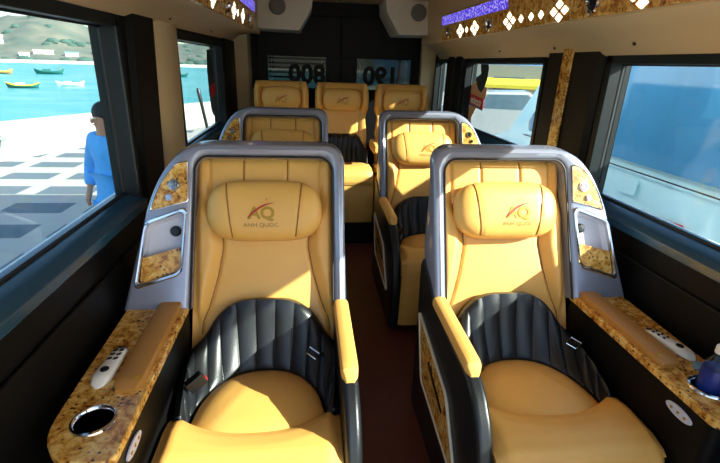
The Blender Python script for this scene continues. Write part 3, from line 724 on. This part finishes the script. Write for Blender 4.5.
# ------------------------------------------------------------------ remotes, bottle
def remote(x, y, ang, label, flip=1):
    T = thing('remote_control', label, 'remote control', (x, y, 0.6612), 'white remote controls on the consoles'); T.rotation_euler.z = ang
    # long axis y, narrow end at +y
    def wid(t): return interp(t, [-1, -0.9, -0.6, -0.2, 0.3, 0.8, 0.95, 1.0], [0.006, 0.020, 0.028, 0.027, 0.023, 0.019, 0.014, 0.006])
    rows = []
    for i in range(25):
        t = math.sin(PI/2*(i/12-1)); wv = wid(t); h = 0.022*max(0.25, (1-abs(t)**6))
        rows.append([(wv*a, 0.088*t, h*c_) for a, c_ in ((-0.8, 0), (-1, 0.35), (-0.92, 0.75), (-0.6, 1.0), (0.6, 1.0), (0.92, 0.75), (1, 0.35), (0.8, 0))])
    b = MB(); b.grid(rows, cv=True, caps=True); b.build('remote_body', WHITEP, T, angle=50)
    b = MB(); b.lathe([(0.0, 0.004), (0.011, 0.003), (0.012, 0.0)], (0, -0.034, 0.0215), (0, 0, 1), 18); b.build('round_button', BLACKP, T)
    for k in range(3):
        for sx in (-1, 1):
            b = MB(); P_ = [(sx*0.0085-0.0055, 0.008+0.020*k, 0.0215), (sx*0.0085+0.0055, 0.012+0.020*k, 0.0215), (sx*0.0085+0.0055, 0.020+0.020*k, 0.0215), (sx*0.0085-0.0055, 0.016+0.020*k, 0.0215)]
            b.prism(P_, (0, 0, 0.0025)); b.build('button', BLACKP, T)
    b = MB(); b.lathe([(0.0, 0.004), (0.008, 0.003), (0.009, 0.0)], (0, 0.076, 0.017), (0, 0.3, 1), 14); b.build('power_button', BLACKP, T)
remote(-0.872, 1.128, -0.05, 'white remote control on the left console beside the tan pad')
remote(0.872, 1.125, 0.22, 'white remote control on the right console near the water bottle')
T = thing('water_bottle', 'short clear water bottle with a blue label in the right cup holder', 'bottle', (0.835, 0.925, 0.597))
CLEARP = glass('clear_plastic', (0.82, 0.88, 0.92)); LABELB = noisy('blue_label', (22, 44, 120), 0.3, var=0.25, scale=20)
WATER = glass('water', (0.75, 0.86, 0.92))
b = MB(); b.lathe([(0.0, 0.0), (0.027, 0.0), (0.031, 0.006), (0.031, 0.135), (0.028, 0.150), (0.014, 0.172), (0.0125, 0.185), (0.0, 0.185)], n=32); b.build('bottle_body', CLEARP, T)
b = MB(); b.lathe([(0.0315, 0.06), (0.0322, 0.062), (0.0322, 0.130), (0.0315, 0.132)], n=32); b.build('label_wrap', LABELB, T)
b = MB(); b.lathe([(0.0, 0.204), (0.014, 0.203), (0.016, 0.200), (0.016, 0.181), (0.0135, 0.180)], n=24); b.build('bottle_cap', WHITEP, T)
T = thing('bottle_cap', 'loose pale blue bottle cap lying between the remote and the water bottle', 'cap', (0.876, 1.01, 0.6612))
b = MB(); b.lathe([(0.0, 0.016), (0.013, 0.016), (0.015, 0.013), (0.015, 0.0), (0.0, 0.0)], n=20); b.build('cap_shell', noisy('pale_blue_plastic', (120, 150, 170), 0.35, var=0.03), T)

# ------------------------------------------------------------------ window posters on the sliding panes (women's hair, red tag)
SKINP = noisy('printed_skin', (226, 178, 140), 0.6, var=0.05); HAIRP = noisy('printed_hair', (34, 50, 58), 0.6, var=0.1); REDP = noisy('printed_red', (208, 44, 52), 0.5, var=0.03); BLUEP = noisy('printed_blue', (90, 120, 170), 0.5, var=0.05); WHP = noisy('printed_white', (240, 240, 236), 0.5, var=0.02); GREYB = noisy('printed_grey_blue', (74, 106, 118), 0.6, var=0.1)
def flat(name, parent, pts, x, mat, th=0.0008, s=1):
    b = MB(); b.prism([(x, y, z) for y, z in pts], (-s*th, 0, 0)); return b.build(name, mat, parent)
d = flat('poster_skin', W4, [(3.80, 1.36), (3.70, 1.40), (3.62, 1.36), (3.55, 1.33), (3.48, 1.37), (3.44, 1.36), (3.45, 1.28), (3.58, 1.26), (3.62, 1.20), (3.76, 1.06), (3.80, 1.06), (3.78, 1.2), (3.80, 1.25)], 1.0575, SKINP)
flat('poster_hair', d, [(3.63, 1.53), (3.60, 1.46), (3.71, 1.42), (3.66, 1.37), (3.62, 1.34), (3.55, 1.32), (3.50, 1.36), (3.46, 1.42), (3.45, 1.50), (3.47, 1.53)], 1.0568, HAIRP)
tg = flat('poster_tag', d, [(3.825, 1.305), (3.475, 1.275), (3.475, 1.195), (3.825, 1.225)], 1.0560, REDP)
flat('tag_edge', tg, [(3.825, 1.225), (3.475, 1.195), (3.475, 1.187), (3.825, 1.213)], 1.0558, BLUEP)
vs, fs = text_mesh('tote', 0.105, 0.0, 0.004)
b = MB(); b.add([(1.0550, 3.645+p.x*1.35, 1.222+p.y*0.80-(-p.x*1.35)*0.085) for p in vs], fs); b.build('tag_lettering', WHP, tg, merge=0)
d = flat('poster_panel', W2, [(3.97, 1.57), (3.72, 1.56), (3.68, 1.42), (3.69, 1.25), (3.73, 1.12), (3.80, 1.07), (3.88, 1.07), (3.97, 1.12)], -1.0568, GREYB, s=-1)
flat('poster_hair', d, [(3.78, 1.57), (3.72, 1.55), (3.68, 1.43), (3.69, 1.32), (3.78, 1.29), (3.88, 1.33), (3.91, 1.40), (3.84, 1.50)], -1.0558, HAIRP, s=-1)
flat('poster_tag', d, [(3.74, 1.30), (3.95, 1.32), (3.95, 1.23), (3.74, 1.21)], -1.0552, REDP, s=-1)

# ------------------------------------------------------------------ outside, left: promenade, sand, sea, hills
GZ = -0.65
e_ = Vector((0.45, 0.893, 0)); n_ = Vector((-0.893, 0.45, 0))
def ec(q, r, z): p = n_*q + e_*r; return (p.x, p.y, z)
def paving():
    m, p = base_mat('promenade_paving', (220, 212, 198), 0.8); L = m.node_tree.links
    tc = nd(m, 'ShaderNodeTexCoord')
    sx = nd(m, 'ShaderNodeSeparateXYZ'); L.new(tc.outputs['Object'], sx.inputs[0])
    def mth(op, a, b_=None):
        n = nd(m, 'ShaderNodeMath', operation=op)
        for i, v in enumerate((a, b_)):
            if v is None: continue
            if isinstance(v, (int, float)): n.inputs[i].default_value = v
            else: L.new(v, n.inputs[i])
        return n.outputs[0]
    # rows step along r (y), columns along q (x)
    row = mth('MODULO', mth('ADD', sx.outputs['Y'], 100.30), 0.98); inrow = mth('LESS_THAN', row, 0.50)
    col = mth('MODULO', mth('ADD', sx.outputs['X'], 100.15), 1.15); incol = mth('LESS_THAN', col, 0.86)
    f = mth('MULTIPLY', inrow, incol)
    n = nd(m, 'ShaderNodeTexNoise'); n.inputs['Scale'].default_value = 3; L.new(tc.outputs['Object'], n.inputs['Vector'])
    mx = nd(m, 'ShaderNodeMix', data_type='RGBA'); mx.inputs['A'].default_value = (*lin((188, 182, 170)), 1); mx.inputs['B'].default_value = (*lin((100, 112, 120)), 1)
    L.new(f, mx.inputs['Factor'])
    m2 = nd(m, 'ShaderNodeMix', data_type='RGBA', blend_type='MULTIPLY'); m2.inputs['Factor'].default_value = 0.25
    L.new(mx.outputs['Result'], m2.inputs['A']); L.new(n.outputs['Color'], m2.inputs['B']); L.new(m2.outputs['Result'], p.inputs['Base Color'])
    return m
b = MB(); b.add([(-14, -20, GZ), (60, -20, GZ), (60, 60, GZ), (-14, 60, GZ)], [(0, 1, 2, 3)])
ang = 0.47
o = MB(); o.add([(-40, -40, 0), (60, -40, 0), (60, 80, 0), (-40, 80, 0)], [(0, 1, 2, 3)])
def clip_ground():
    # pavement polygon: everything on the van's side of the line q = 10.4
    P_ = [ec(10.4, -60, GZ), ec(10.4, 120, GZ), ec(-60, 120, GZ), ec(-60, -60, GZ)]
    b = MB(); b.prism(P_, (0, 0, -0.3)); g = b.build('ground', paving()); return struct(g)
clip_ground()
SAND = noisy('pale_sand', (236, 224, 200), 0.9, var=0.06, scale=1.5)
b = MB(); b.prism([ec(10.4, -60, GZ), ec(16.5, -60, GZ-0.02), ec(16.5, 120, GZ-0.02), ec(10.4, 120, GZ)], (0, 0, -2.6)); struct(b.build('beach', SAND))
def sea_mat():
    m, p = base_mat('bay_water', (40, 176, 190), 0.35, spec=0.25); L = m.node_tree.links
    v = coords(m, scale=(0.05, 0.12, 1)); n = nd(m, 'ShaderNodeTexNoise'); n.inputs['Scale'].default_value = 3; n.inputs['Detail'].default_value = 5; L.new(v, n.inputs['Vector'])
    r = nd(m, 'ShaderNodeValToRGB'); r.color_ramp.elements[0].position = 0.35; r.color_ramp.elements[1].position = 0.68
    r.color_ramp.elements[0].color = (*lin((22, 138, 146)), 1); r.color_ramp.elements[1].color = (*lin((104, 160, 154)), 1)
    L.new(n.outputs['Fac'], r.inputs[0]); L.new(r.outputs[0], p.inputs['Base Color'])
    n2 = nd(m, 'ShaderNodeTexNoise'); n2.inputs['Scale'].default_value = 40; L.new(v, n2.inputs['Vector'])
    bm_ = nd(m, 'ShaderNodeBump'); bm_.inputs['Strength'].default_value = 0.4; L.new(n2.outputs['Fac'], bm_.inputs['Height']); L.new(bm_.outputs[0], p.inputs['Normal'])
    return m
SEAZ = -2.5
b = MB(); b.prism([ec(16.5, -100, SEAZ), ec(16.5, 900, SEAZ), ec(700, 900, SEAZ), ec(700, -100, SEAZ)], (0, 0, -0.5)); struct(b.build('sea', sea_mat()))
# hills round the bay
HILLM = noisy('hazy_hillside', (124, 118, 104), 0.95, var=0.1, scale=0.05, rgb2=(72, 92, 86))
cam2 = Vector((-0.31, 0, 0))
def hpt(ang_deg, dist, z): a = math.radians(ang_deg); return Vector((cam2.x - dist*math.sin(a), dist*math.cos(a), z))
rh = random.Random(3)
def hillz(a, k):
    ridge = interp(a, [-30, -10, 0, 8, 15, 20, 23, 25, 27, 29, 31, 33, 38, 46, 60], [7, 9, 11, 13, 15, 18, 22, 27, 29, 27, 22, 18, 15, 13, 8])
    rise = sstep(0.0, 1.0, k)**1.15
    return SEAZ + 0.6 + ridge*rise + 1.2*math.sin(a*0.9+k*5)*k + 1.3*math.sin(a*2.3+k*11)*k*(1.3-k) + 1.0*math.sin(a*5.1+k*17)*k*(1.3-k)
b = MB(); b.grid([[hpt(a, lerp(235, 420, k/20), hillz(a, k/20) if k else SEAZ-0.3) for k in range(21)] for a in [x*0.75-30 for x in range(0, 121)]])
struct(b.build('hills', HILLM, angle=80))
b = MB(); b.grid([[hpt(a, lerp(226, 238, k/3), SEAZ+0.02+1.0*k/3) for k in range(4)] for a in [x*2-30 for x in range(0, 46)]]); struct(b.build('shore', SAND))
# houses on the slope
HW = noisy('white_house_wall', (236, 232, 222), 0.85, var=0.04, scale=0.3); HR = noisy('pale_roof', (196, 186, 176), 0.8, var=0.06, scale=0.4); HT = noisy('teal_roof', (120, 176, 178), 0.8, var=0.06, scale=0.4); GLZ = noisy('house_window', (92, 116, 126), 0.2, var=0.1)
def house(a, k, wd, dp, ht, mat_r, label):
    dist = lerp(235, 420, k); z = hillz(a, k)-0.5; p = hpt(a, dist, z)
    T = thing('hill_house', label, 'house', p, 'white houses across the bay'); T.rotation_euler.z = math.radians(a)
    b = MB(); b.box(-wd/2, wd/2, -dp/2, dp/2, 0, ht); b.build('wall', HW, T)
    b = MB(); b.prism([(-wd/2-0.3, -dp/2-0.3, ht), (-wd/2-0.3, 0, ht+ht*0.35), (-wd/2-0.3, dp/2+0.3, ht)], (wd+0.6, 0, 0)); b.build('roof', mat_r, T)
    for j in (-0.28, 0.28):
        b = MB(); b.box(wd*j-0.5, wd*j+0.5, -dp/2-0.05, -dp/2, ht*0.35, ht*0.75); b.build('window', GLZ, T)
HS = [(36.5, 0.42, 7, 5, 4.0, 'house with a wide pale roof, farthest left on the hillside'), (35.3, 0.47, 4, 4, 3.2, 'narrow white house beside the far left house'), (34.2, 0.40, 5, 4, 2.6, 'low white house left of centre on the hillside'),
      (33.2, 0.47, 4, 4, 3.4, 'white house standing above the low one'), (32.4, 0.43, 6, 4, 3.2, 'broad white house mid slope above the yellow boat'), (30.6, 0.42, 7, 5, 4.2, 'largest bright white house right of the slope middle'),
      (31.7, 0.36, 4, 4, 2.4, 'small house just below the largest white house'), (28.6, 0.16, 4, 3, 2.2, 'tiny house near the far shore'), (27.0, 0.22, 9, 3, 1.8, 'long low white building above the far shore'), (24.6, 0.22, 6, 3, 2.0, 'low building with a teal roof near the window post'), (16.4, 0.3, 5, 4, 3, 'white house seen through the farther left window'), (15.2, 0.34, 4, 4, 3, 'second white house seen through the farther left window')]
for i, (a, k, wd, dp, ht, lb) in enumerate(HS): house(a, k, wd*0.9, dp, ht*0.9, HT if 'teal' in lb else HR, lb)
# trees on the slope: an uncountable scrub
TREEM = noisy('slope_scrub', (66, 92, 84), 0.95, var=0.2, scale=0.3)
b = MB()
for i in range(150):
    a = rh.uniform(10, 40); k = rh.choice([rh.uniform(0.04, 0.25), rh.uniform(0.05, 0.9)]); r = rh.uniform(1.0, 2.6); p = hpt(a, lerp(235, 420, k), hillz(a, k))
    if any(abs(a-h[0]) < 2.2 and abs(k-h[1]) < 0.10 for h in HS): continue
    b.ell(p, (r*1.4, r, r*0.8), 8, 5)
tag(b.build('scrub', TREEM), 'grey green scrub scattered over the far hillside', 'scrub', kind='stuff')
# boats
BY = noisy('yellow_boat_paint', (232, 190, 40), 0.5, var=0.06); BG = noisy('green_boat_paint', (30, 96, 92), 0.5, var=0.06); BW = noisy('white_boat_paint', (236, 238, 238), 0.4, var=0.03); BD = noisy('boat_deck', (150, 120, 80), 0.7, var=0.1)
def boat(p, ln, ang, hullm, trimm, cabinm, label):
    T = thing('fishing_boat', label, 'boat', (p[0], p[1], SEAZ-0.02), 'boats moored in the bay'); T.rotation_euler.z = ang
    rows = []
    for i in range(15):
        t = i/14*2-1; wv = 0.17*ln*max(0.03, (1-abs(t)**2.6)); sheer = ln*(0.10 + 0.10*abs(t)**3)
        rows.append([(t*ln/2*(0.9 if c_ < 0.5 else 1), wv*a, sheer*c_) for a, c_ in ((0, 0), (-0.6, 0.25), (-0.95, 0.7), (-1, 1), (1, 1), (0.95, 0.7), (0.6, 0.25))])
    b = MB(); b.grid(rows, cv=True, caps=True); b.build('hull', hullm, T)
    b = MB()
    for sd in (3, 4): b.tube([Vector(r[sd])+Vector((0, 0, 0.01)) for r in rows], 0.018*ln, 6)
    b.build('gunwale', trimm, T)
    b = MB(); b.box(-0.22*ln, 0.05*ln, -0.08*ln, 0.08*ln, 0.09*ln, 0.19*ln); b.build('cabin', cabinm, T, bevel=0.02)
    b = MB(); b.tube([(0.36*ln, 0, 0.1*ln), (0.38*ln, 0, 0.28*ln)], 0.012*ln, 6); b.build('mast', BD, T)
boat((-33.5, 59.3), 3.3, 0.35, BG, BY, BW, 'nearest wooden boat with a dark green hull and yellow bow')
boat((-31.1, 65.4), 3.2, 0.45, BW, BW, BW, 'white boat right of the yellow bowed boat')
boat((-57.5, 95.4), 4.4, 0.40, BD, BY, BW, 'yellow rimmed boat at the far left edge of the window')
boat((-51.5, 101.2), 5.0, 0.40, BG, BG, BG, 'long dark green boat farther out in the bay')
boat((-45.0, 122.0), 3.6, 0.40, BG, BW, BW, 'small dark boat far out behind the white one')
boat((-24.5, 76.0), 4.2, 0.3, BG, BW, BW, 'small boat seen through the farther left window')
boat((-28.5, 108.0), 4.2, 0.3, BG, BG, BG, 'distant dark boat seen through the farther left window')
# leaning pole outside the farther left window
T = thing('leaning_pole', 'dark pole leaning outside the farther left window', 'pole', (-2.157, 9.0, GZ))
b = MB(); b.tube([(0.07, 0, -0.02), (0.0, 0, 0.50), (-0.10, 0, 1.15), (-0.165, 0, 1.58)], [0.028, 0.028, 0.03, 0.03], 10); b.build('shaft', BLACKP, T)
b = MB(); b.tube([(-0.135, 0, 1.38), (-0.165, 0, 1.58), (-0.172, 0, 1.63)], [0.034, 0.036, 0.02], 10); b.build('sleeve', DARKMET, T)
# bench with splayed legs at the left edge
T = thing('bench', 'grey bench with splayed legs at the edge of the promenade', 'bench', (-7.2, 9.75, GZ)); T.rotation_euler.z = 1.0
GREYC = noisy('grey_concrete', (120, 122, 122), 0.8, var=0.1)
b = MB(); b.box(-0.9, 0.75, -0.2, 0.2, 0.40, 0.46); b.build('seat', GREYC, T, bevel=0.01)
for sx in (-0.7, 0.62):
    b = MB(); b.prism([(sx-0.10, -0.18, 0.0), (sx+0.02, -0.18, 0.0), (sx+0.15, -0.18, 0.41), (sx+0.05, -0.18, 0.41)], (0, 0.36, 0)); b.build('leg', GREYC, T)

# the person in a blue shirt
def skin_obj(name, mat, parent, verts, edges, radii, root=0, sub=2):
    me = bpy.data.meshes.new(name); me.from_pydata(verts, edges, []); o = bpy.data.objects.new(name, me); COL.objects.link(o); o.parent = parent
    o.modifiers.new('skin', 'SKIN'); sv = me.skin_vertices[0].data
    for i, r in enumerate(radii): sv[i].radius = r if isinstance(r, tuple) else (r, r)
    sv[root].use_root = True
    q = o.modifiers.new('sub', 'SUBSURF'); q.levels = q.render_levels = sub
    me.materials.append(mat); 
    o.modifiers['skin'].use_smooth_shade = True
    return o
SKIN = noisy('skin', (196, 140, 108), 0.55, var=0.05); SHIRT = noisy('blue_shirt', (84, 176, 244), 0.8, var=0.1, scale=8); TROUS = noisy('dark_trousers', (44, 50, 62), 0.8, var=0.1); HAIR = noisy('black_hair', (24, 22, 22), 0.6, var=0.1); SHOE = noisy('dark_shoe', (28, 26, 26), 0.5, var=0.1)
T = thing('person', 'person in a bright blue shirt standing outside the left window post', 'person', (-2.20, 4.5, GZ)); T.rotation_euler.z = math.radians(-35)
V = [(0, 0, 0.90), (0, 0.0, 1.05), (0, 0.01, 1.22), (0, 0.0, 1.38), (0, -0.01, 1.46), (0, -0.02, 1.52), (0, -0.02, 1.60), (0, -0.015, 1.66),
     (-0.09, 0, 0.86), (-0.10, -0.01, 0.48), (-0.10, 0.02, 0.09), (-0.10, -0.13, 0.04), (0.09, 0, 0.86), (0.10, 0.0, 0.48), (0.10, 0.03, 0.09), (0.10, -0.12, 0.04),
     (-0.17, 0.0, 1.39), (-0.39, 0.05, 1.07), (-0.25, -0.10, 0.88), (-0.225, -0.135, 0.83), (0.17, 0, 1.39), (0.24, 0.03, 1.12), (0.24, -0.06, 0.88), (0.24, -0.09, 0.82)]
E_ = [(0, 1), (1, 2), (2, 3), (3, 4), (4, 5), (5, 6), (6, 7), (0, 8), (8, 9), (9, 10), (10, 11), (0, 12), (12, 13), (13, 14), (14, 15), (3, 16), (16, 17), (17, 18), (18, 19), (3, 20), (20, 21), (21, 22), (22, 23)]
Rr = [(0.14, 0.10), (0.13, 0.095), (0.14, 0.10), (0.12, 0.08), 0.055, 0.06, 0.082, 0.06, 0.085, 0.058, 0.038, 0.034, 0.085, 0.058, 0.038, 0.034, 0.055, 0.040, 0.027, 0.032, 0.055, 0.040, 0.027, 0.032]
# fingers for both hands
for (hi, hx) in ((19, -1), (23, 1)):
    hp = Vector(V[hi])
    for f in range(5):
        o1 = Vector(((f-2)*0.016*0.7, -0.012-0.004*(2-abs(f-2)), -0.045)) if f else Vector((hx*-0.030, -0.02, -0.022))
        o2 = o1 + (Vector((0, 0.012, -0.036-0.006*(2-abs(f-2)))) if f else Vector((0, -0.004, -0.03)))
        a = len(V); V += [tuple(hp+o1), tuple(hp+o2)]; E_ += [(hi, a), (a, a+1)]; Rr += [0.0095, 0.008]
skin_obj('body', SKIN, T, V, E_, Rr)
sv = [(0, 0, 0.80), (0, 0, 0.92), (0, 0.01, 1.05), (0, 0.01, 1.22), (0, 0.0, 1.37), (0, -0.005, 1.445), (-0.165, 0.0, 1.385), (-0.30, 0.035, 1.22), (-0.392, 0.05, 1.07), (-0.262, -0.075, 0.92), (0.165, 0, 1.385), (0.225, 0.02, 1.22), (0.243, 0.03, 1.12), (0.242, -0.05, 0.90)]
se = [(0, 1), (1, 2), (2, 3), (3, 4), (4, 5), (4, 6), (6, 7), (7, 8), (8, 9), (4, 10), (10, 11), (11, 12), (12, 13)]
skin_obj('shirt', SHIRT, T, sv, se, [(0.185, 0.145), (0.18, 0.14), (0.17, 0.13), (0.175, 0.135), (0.15, 0.105), 0.075, 0.09, 0.085, 0.08, 0.06, 0.08, 0.068, 0.064, 0.048], root=1)
tv = [(0, 0, 0.93), (0, 0, 0.84), (-0.09, 0, 0.78), (-0.10, -0.01, 0.48), (-0.10, 0.02, 0.10), (0.09, 0, 0.78), (0.10, 0.0, 0.48), (0.10, 0.03, 0.10)]
skin_obj('trousers', TROUS, T, tv, [(0, 1), (1, 2), (2, 3), (3, 4), (1, 5), (5, 6), (6, 7)], [(0.15, 0.12), (0.155, 0.12), 0.105, 0.078, 0.062, 0.105, 0.078, 0.062])
b = MB(); b.ell((0, 0.015, 1.645), (0.092, 0.105, 0.105), 20, 14); hairo = b.build('hair', HAIR, T)
for sx in (-1, 1):
    b = MB(); b.ell((sx*0.10, -0.06, 0.032), (0.045, 0.125, 0.034), 16, 8); b.build('shoe', SHOE, T)
for sx in (-1, 1):
    b = MB(); b.ell((sx*0.03, -0.098, 1.605), (0.012, 0.006, 0.007), 10, 6); b.build('eye', WHITEP, T)
b = MB(); b.ell((0, -0.108, 1.58), (0.013, 0.016, 0.022), 10, 8); b.build('nose', SKIN, T)
b = MB(); b.ell((0, -0.098, 1.545), (0.022, 0.006, 0.006), 10, 6); b.build('mouth', REDM, T)
for sx in (-1, 1):
    b = MB(); b.ell((sx*0.083, -0.01, 1.59), (0.010, 0.018, 0.03), 10, 8); b.build('ear', SKIN, T)

# ------------------------------------------------------------------ outside, right: parked van and street
VANP = noisy('pale_cyan_paint', (212, 248, 253), 0.25, var=0.03, scale=2, coat=0.6); VGL = noisy('sky_tinted_blue_glass', (74, 140, 180), 0.08, var=0.12, scale=2, spec=0.5)  # blue van glass, lightened: reflected sky is painted into its colour
VT = thing('parked_van', 'pale cyan van with dark blue windows parked close along the right side', 'van', (3.2, 2.6, GZ))
L_ = lambda p: (p[0]-3.2, p[1]-2.6, p[2]-GZ)
side = [(0.6, -0.30), (0.55, 0.55), (0.60, 0.90), (0.75, 1.60), (0.95, 1.80), (4.35, 1.80), (4.62, 1.74), (5.42, 0.80), (5.9, 0.66), (6.25, 0.45), (6.35, 0.1), (6.33, -0.30)]
def inset(z): return 0.0 if z < 0.85 else 0.10*(z-0.85)
rows = []
for xk, k in ((2.25, 0), (2.19, 1), (4.11, 1), (4.05, 0)):
    sg = 1 if xk < 3 else -1
    rows.append([L_((xk + sg*inset(z), y, z)) for y, z in side])
b = MB(); b.grid([rows[1], rows[2]], cv=True, caps=True); b.build('body', VANP, VT, bevel=0.03, seg=3)
def vwin(name, pts, x=2.19):
    b = MB(); b.prism([L_((x+inset(z)-0.004, y, z)) for y, z in rquad(pts, 0.03, 4)], (0.02, 0, 0)); return b.build(name, VGL, VT)
vwin('side_window', [(0.75, 0.86), (0.88, 1.66), (2.05, 1.66), (2.05, 0.86)]); vwin('side_window', [(2.10, 0.86), (2.10, 1.66), (3.62, 1.66), (3.62, 0.86)]); vwin('cab_window', [(3.74, 0.86), (3.74, 1.62), (4.46, 1.62), (4.95, 0.95), (4.9, 0.86)])
b = MB(); q = [(4.66, 1.70), (5.38, 0.86)]
b.add([L_((x, y+0.012, z+0.01)) for y, z in q for x in (2.33, 3.97)] + [L_((x, y-0.01, z-0.01)) for y, z in q for x in (2.33, 3.97)], [(0, 1, 3, 2), (4, 6, 7, 5), (0, 4, 5, 1), (2, 3, 7, 6), (0, 2, 6, 4), (1, 5, 7, 3)]); b.build('windscreen', VGL, VT)
for y in (1.45, 5.35):
    for x in (2.21, 3.95):
        b = MB(); b.lathe([(0.0, 0.0), (0.22, 0.0), (0.33, 0.02), (0.34, 0.10), (0.33, 0.2), (0.0, 0.2)], L_((x-0.02 if x < 3 else x+0.0, y, GZ+0.34)), (1, 0, 0), 28); wh = b.build('wheel', RUBBER, VT)
        b = MB(); b.lathe([(0.0, -0.005), (0.2, -0.012), (0.21, 0.0)], L_((x-0.02 if x < 3 else x+0.2, y, GZ+0.34)), (1, 0, 0), 20); b.build('hub_cap', CHROME, wh)
b = MB(); b.prism([L_((2.187, y, z)) for y, z in [(2.98, 0.50), (2.80, 0.53), (2.55, 0.56), (2.46, 0.44), (2.30, 0.34), (2.75, 0.38)]], (-0.003, 0, 0)); b.build('red_decal', REDP, VT)
b = MB(); b.prism([L_((2.187, y, z)) for y, z in rquad([(3.25, 0.74), (3.05, 0.75), (3.05, 0.62), (3.25, 0.61)], 0.03, 4)], (-0.004, 0, 0)); b.build('fuel_flap', VANP, VT)
b = MB(); b.tube([L_((2.186, 1.0, 0.80)), L_((2.186, 5.0, 0.80))], 0.006, 6); b.build('body_line', DARKMET, VT)
# street beyond: white car, yellow-awned shop, trees, dark hills
CARW = noisy('white_car_paint', (176, 180, 176), 0.25, var=0.02, coat=0.5)
CT = thing('parked_car', 'pale grey car parked beyond the pale cyan van', 'car', (5.6, 13.6, GZ)); CT.rotation_euler.z = math.radians(-20)
cs = [(-2.1, 0.25), (-2.15, 0.75), (-1.9, 0.95), (-1.2, 1.05), (-0.75, 1.50), (0.7, 1.55), (1.35, 1.05), (2.0, 0.9), (2.15, 0.6), (2.1, 0.25)]
b = MB(); b.prism([(x, -0.85, z) for x, z in cs], (0, 1.7, 0)); b.build('body', CARW, CT, bevel=0.06, seg=3)
for sy in (-0.853, 0.84): 
    b = MB(); b.prism([(x, sy, z) for x, z in [(-1.1, 1.06), (-0.70, 1.44), (0.64, 1.48), (1.2, 1.06)]], (0, 0.012, 0)); b.build('side_window', GLZ, CT)
for x in (-1.35, 1.35):
    for sy in (-0.88, 0.70):
        b = MB(); b.lathe([(0.0, 0.0), (0.30, 0.0), (0.32, 0.03), (0.32, 0.18), (0.0, 0.18)], (x, sy, 0.32), (0, 1, 0), 24); b.build('wheel', RUBBER, CT)
BT = thing('shop_building', 'pale shop with a short yellow awning across the street', 'shop', (17.5, 40.0, GZ)); BT.rotation_euler.z = math.radians(-24)
YEL = noisy('yellow_awning', (226, 206, 60), 0.7, var=0.05); WALLP = noisy('pale_plaster', (150, 152, 140), 0.85, var=0.05)
b = MB(); b.box(-7, 7, 0, 6, 0, 2.5); b.build('wall', WALLP, BT)
b = MB(); b.prism([(-2.5, -1.6, 0.9), (-2.5, 0, 1.4), (-2.5, 0, 1.3), (-2.5, -1.6, 0.6)], (5.5, 0, 0)); b.build('awning', YEL, BT)
for x in (-4, 0, 4): b = MB(); b.box(x-1.3, x+1.3, -0.04, 0.0, 0.3, 1.5); b.build('shop_window', GLZ, BT)
LEAF = noisy('dark_blue_green_foliage', (52, 84, 88), 0.9, var=0.35, scale=1.2)
TRK = noisy('tree_bark', (90, 74, 60), 0.9, var=0.15)
def tree(x, y, h, r, label, seed):
    T = thing('street_tree', label, 'tree', (x, y, GZ), 'trees across the street'); q = random.Random(seed)
    b = MB(); b.tube([(0, 0, -0.05), (0.1, 0, h*0.35), (0.05, 0.1, h*0.7)], [0.22, 0.17, 0.08], 10); b.build('trunk', TRK, T)
    b = MB()
    for i in range(60):
        d = Vector((q.gauss(0, 1), q.gauss(0, 1), q.gauss(0, 1))).normalized()*r*q.uniform(0.3, 1.0); s_ = r*q.uniform(0.18, 0.36)
        b.ell((d.x, d.y, h*0.68+d.z*0.72), (s_, s_, s_*0.8), 8, 6)
    b.build('crown', LEAF, T)
tree(9.5, 50, 7, 3.0, 'dark tree rising left behind the shop', 1); tree(18, 52, 8, 3.4, 'dark tree rising behind the middle of the shop', 2); tree(28, 50, 8, 3.6, 'dark tree rising right behind the shop', 3); tree(38, 42, 8, 3.8, 'dark tree farthest right along the street', 4)
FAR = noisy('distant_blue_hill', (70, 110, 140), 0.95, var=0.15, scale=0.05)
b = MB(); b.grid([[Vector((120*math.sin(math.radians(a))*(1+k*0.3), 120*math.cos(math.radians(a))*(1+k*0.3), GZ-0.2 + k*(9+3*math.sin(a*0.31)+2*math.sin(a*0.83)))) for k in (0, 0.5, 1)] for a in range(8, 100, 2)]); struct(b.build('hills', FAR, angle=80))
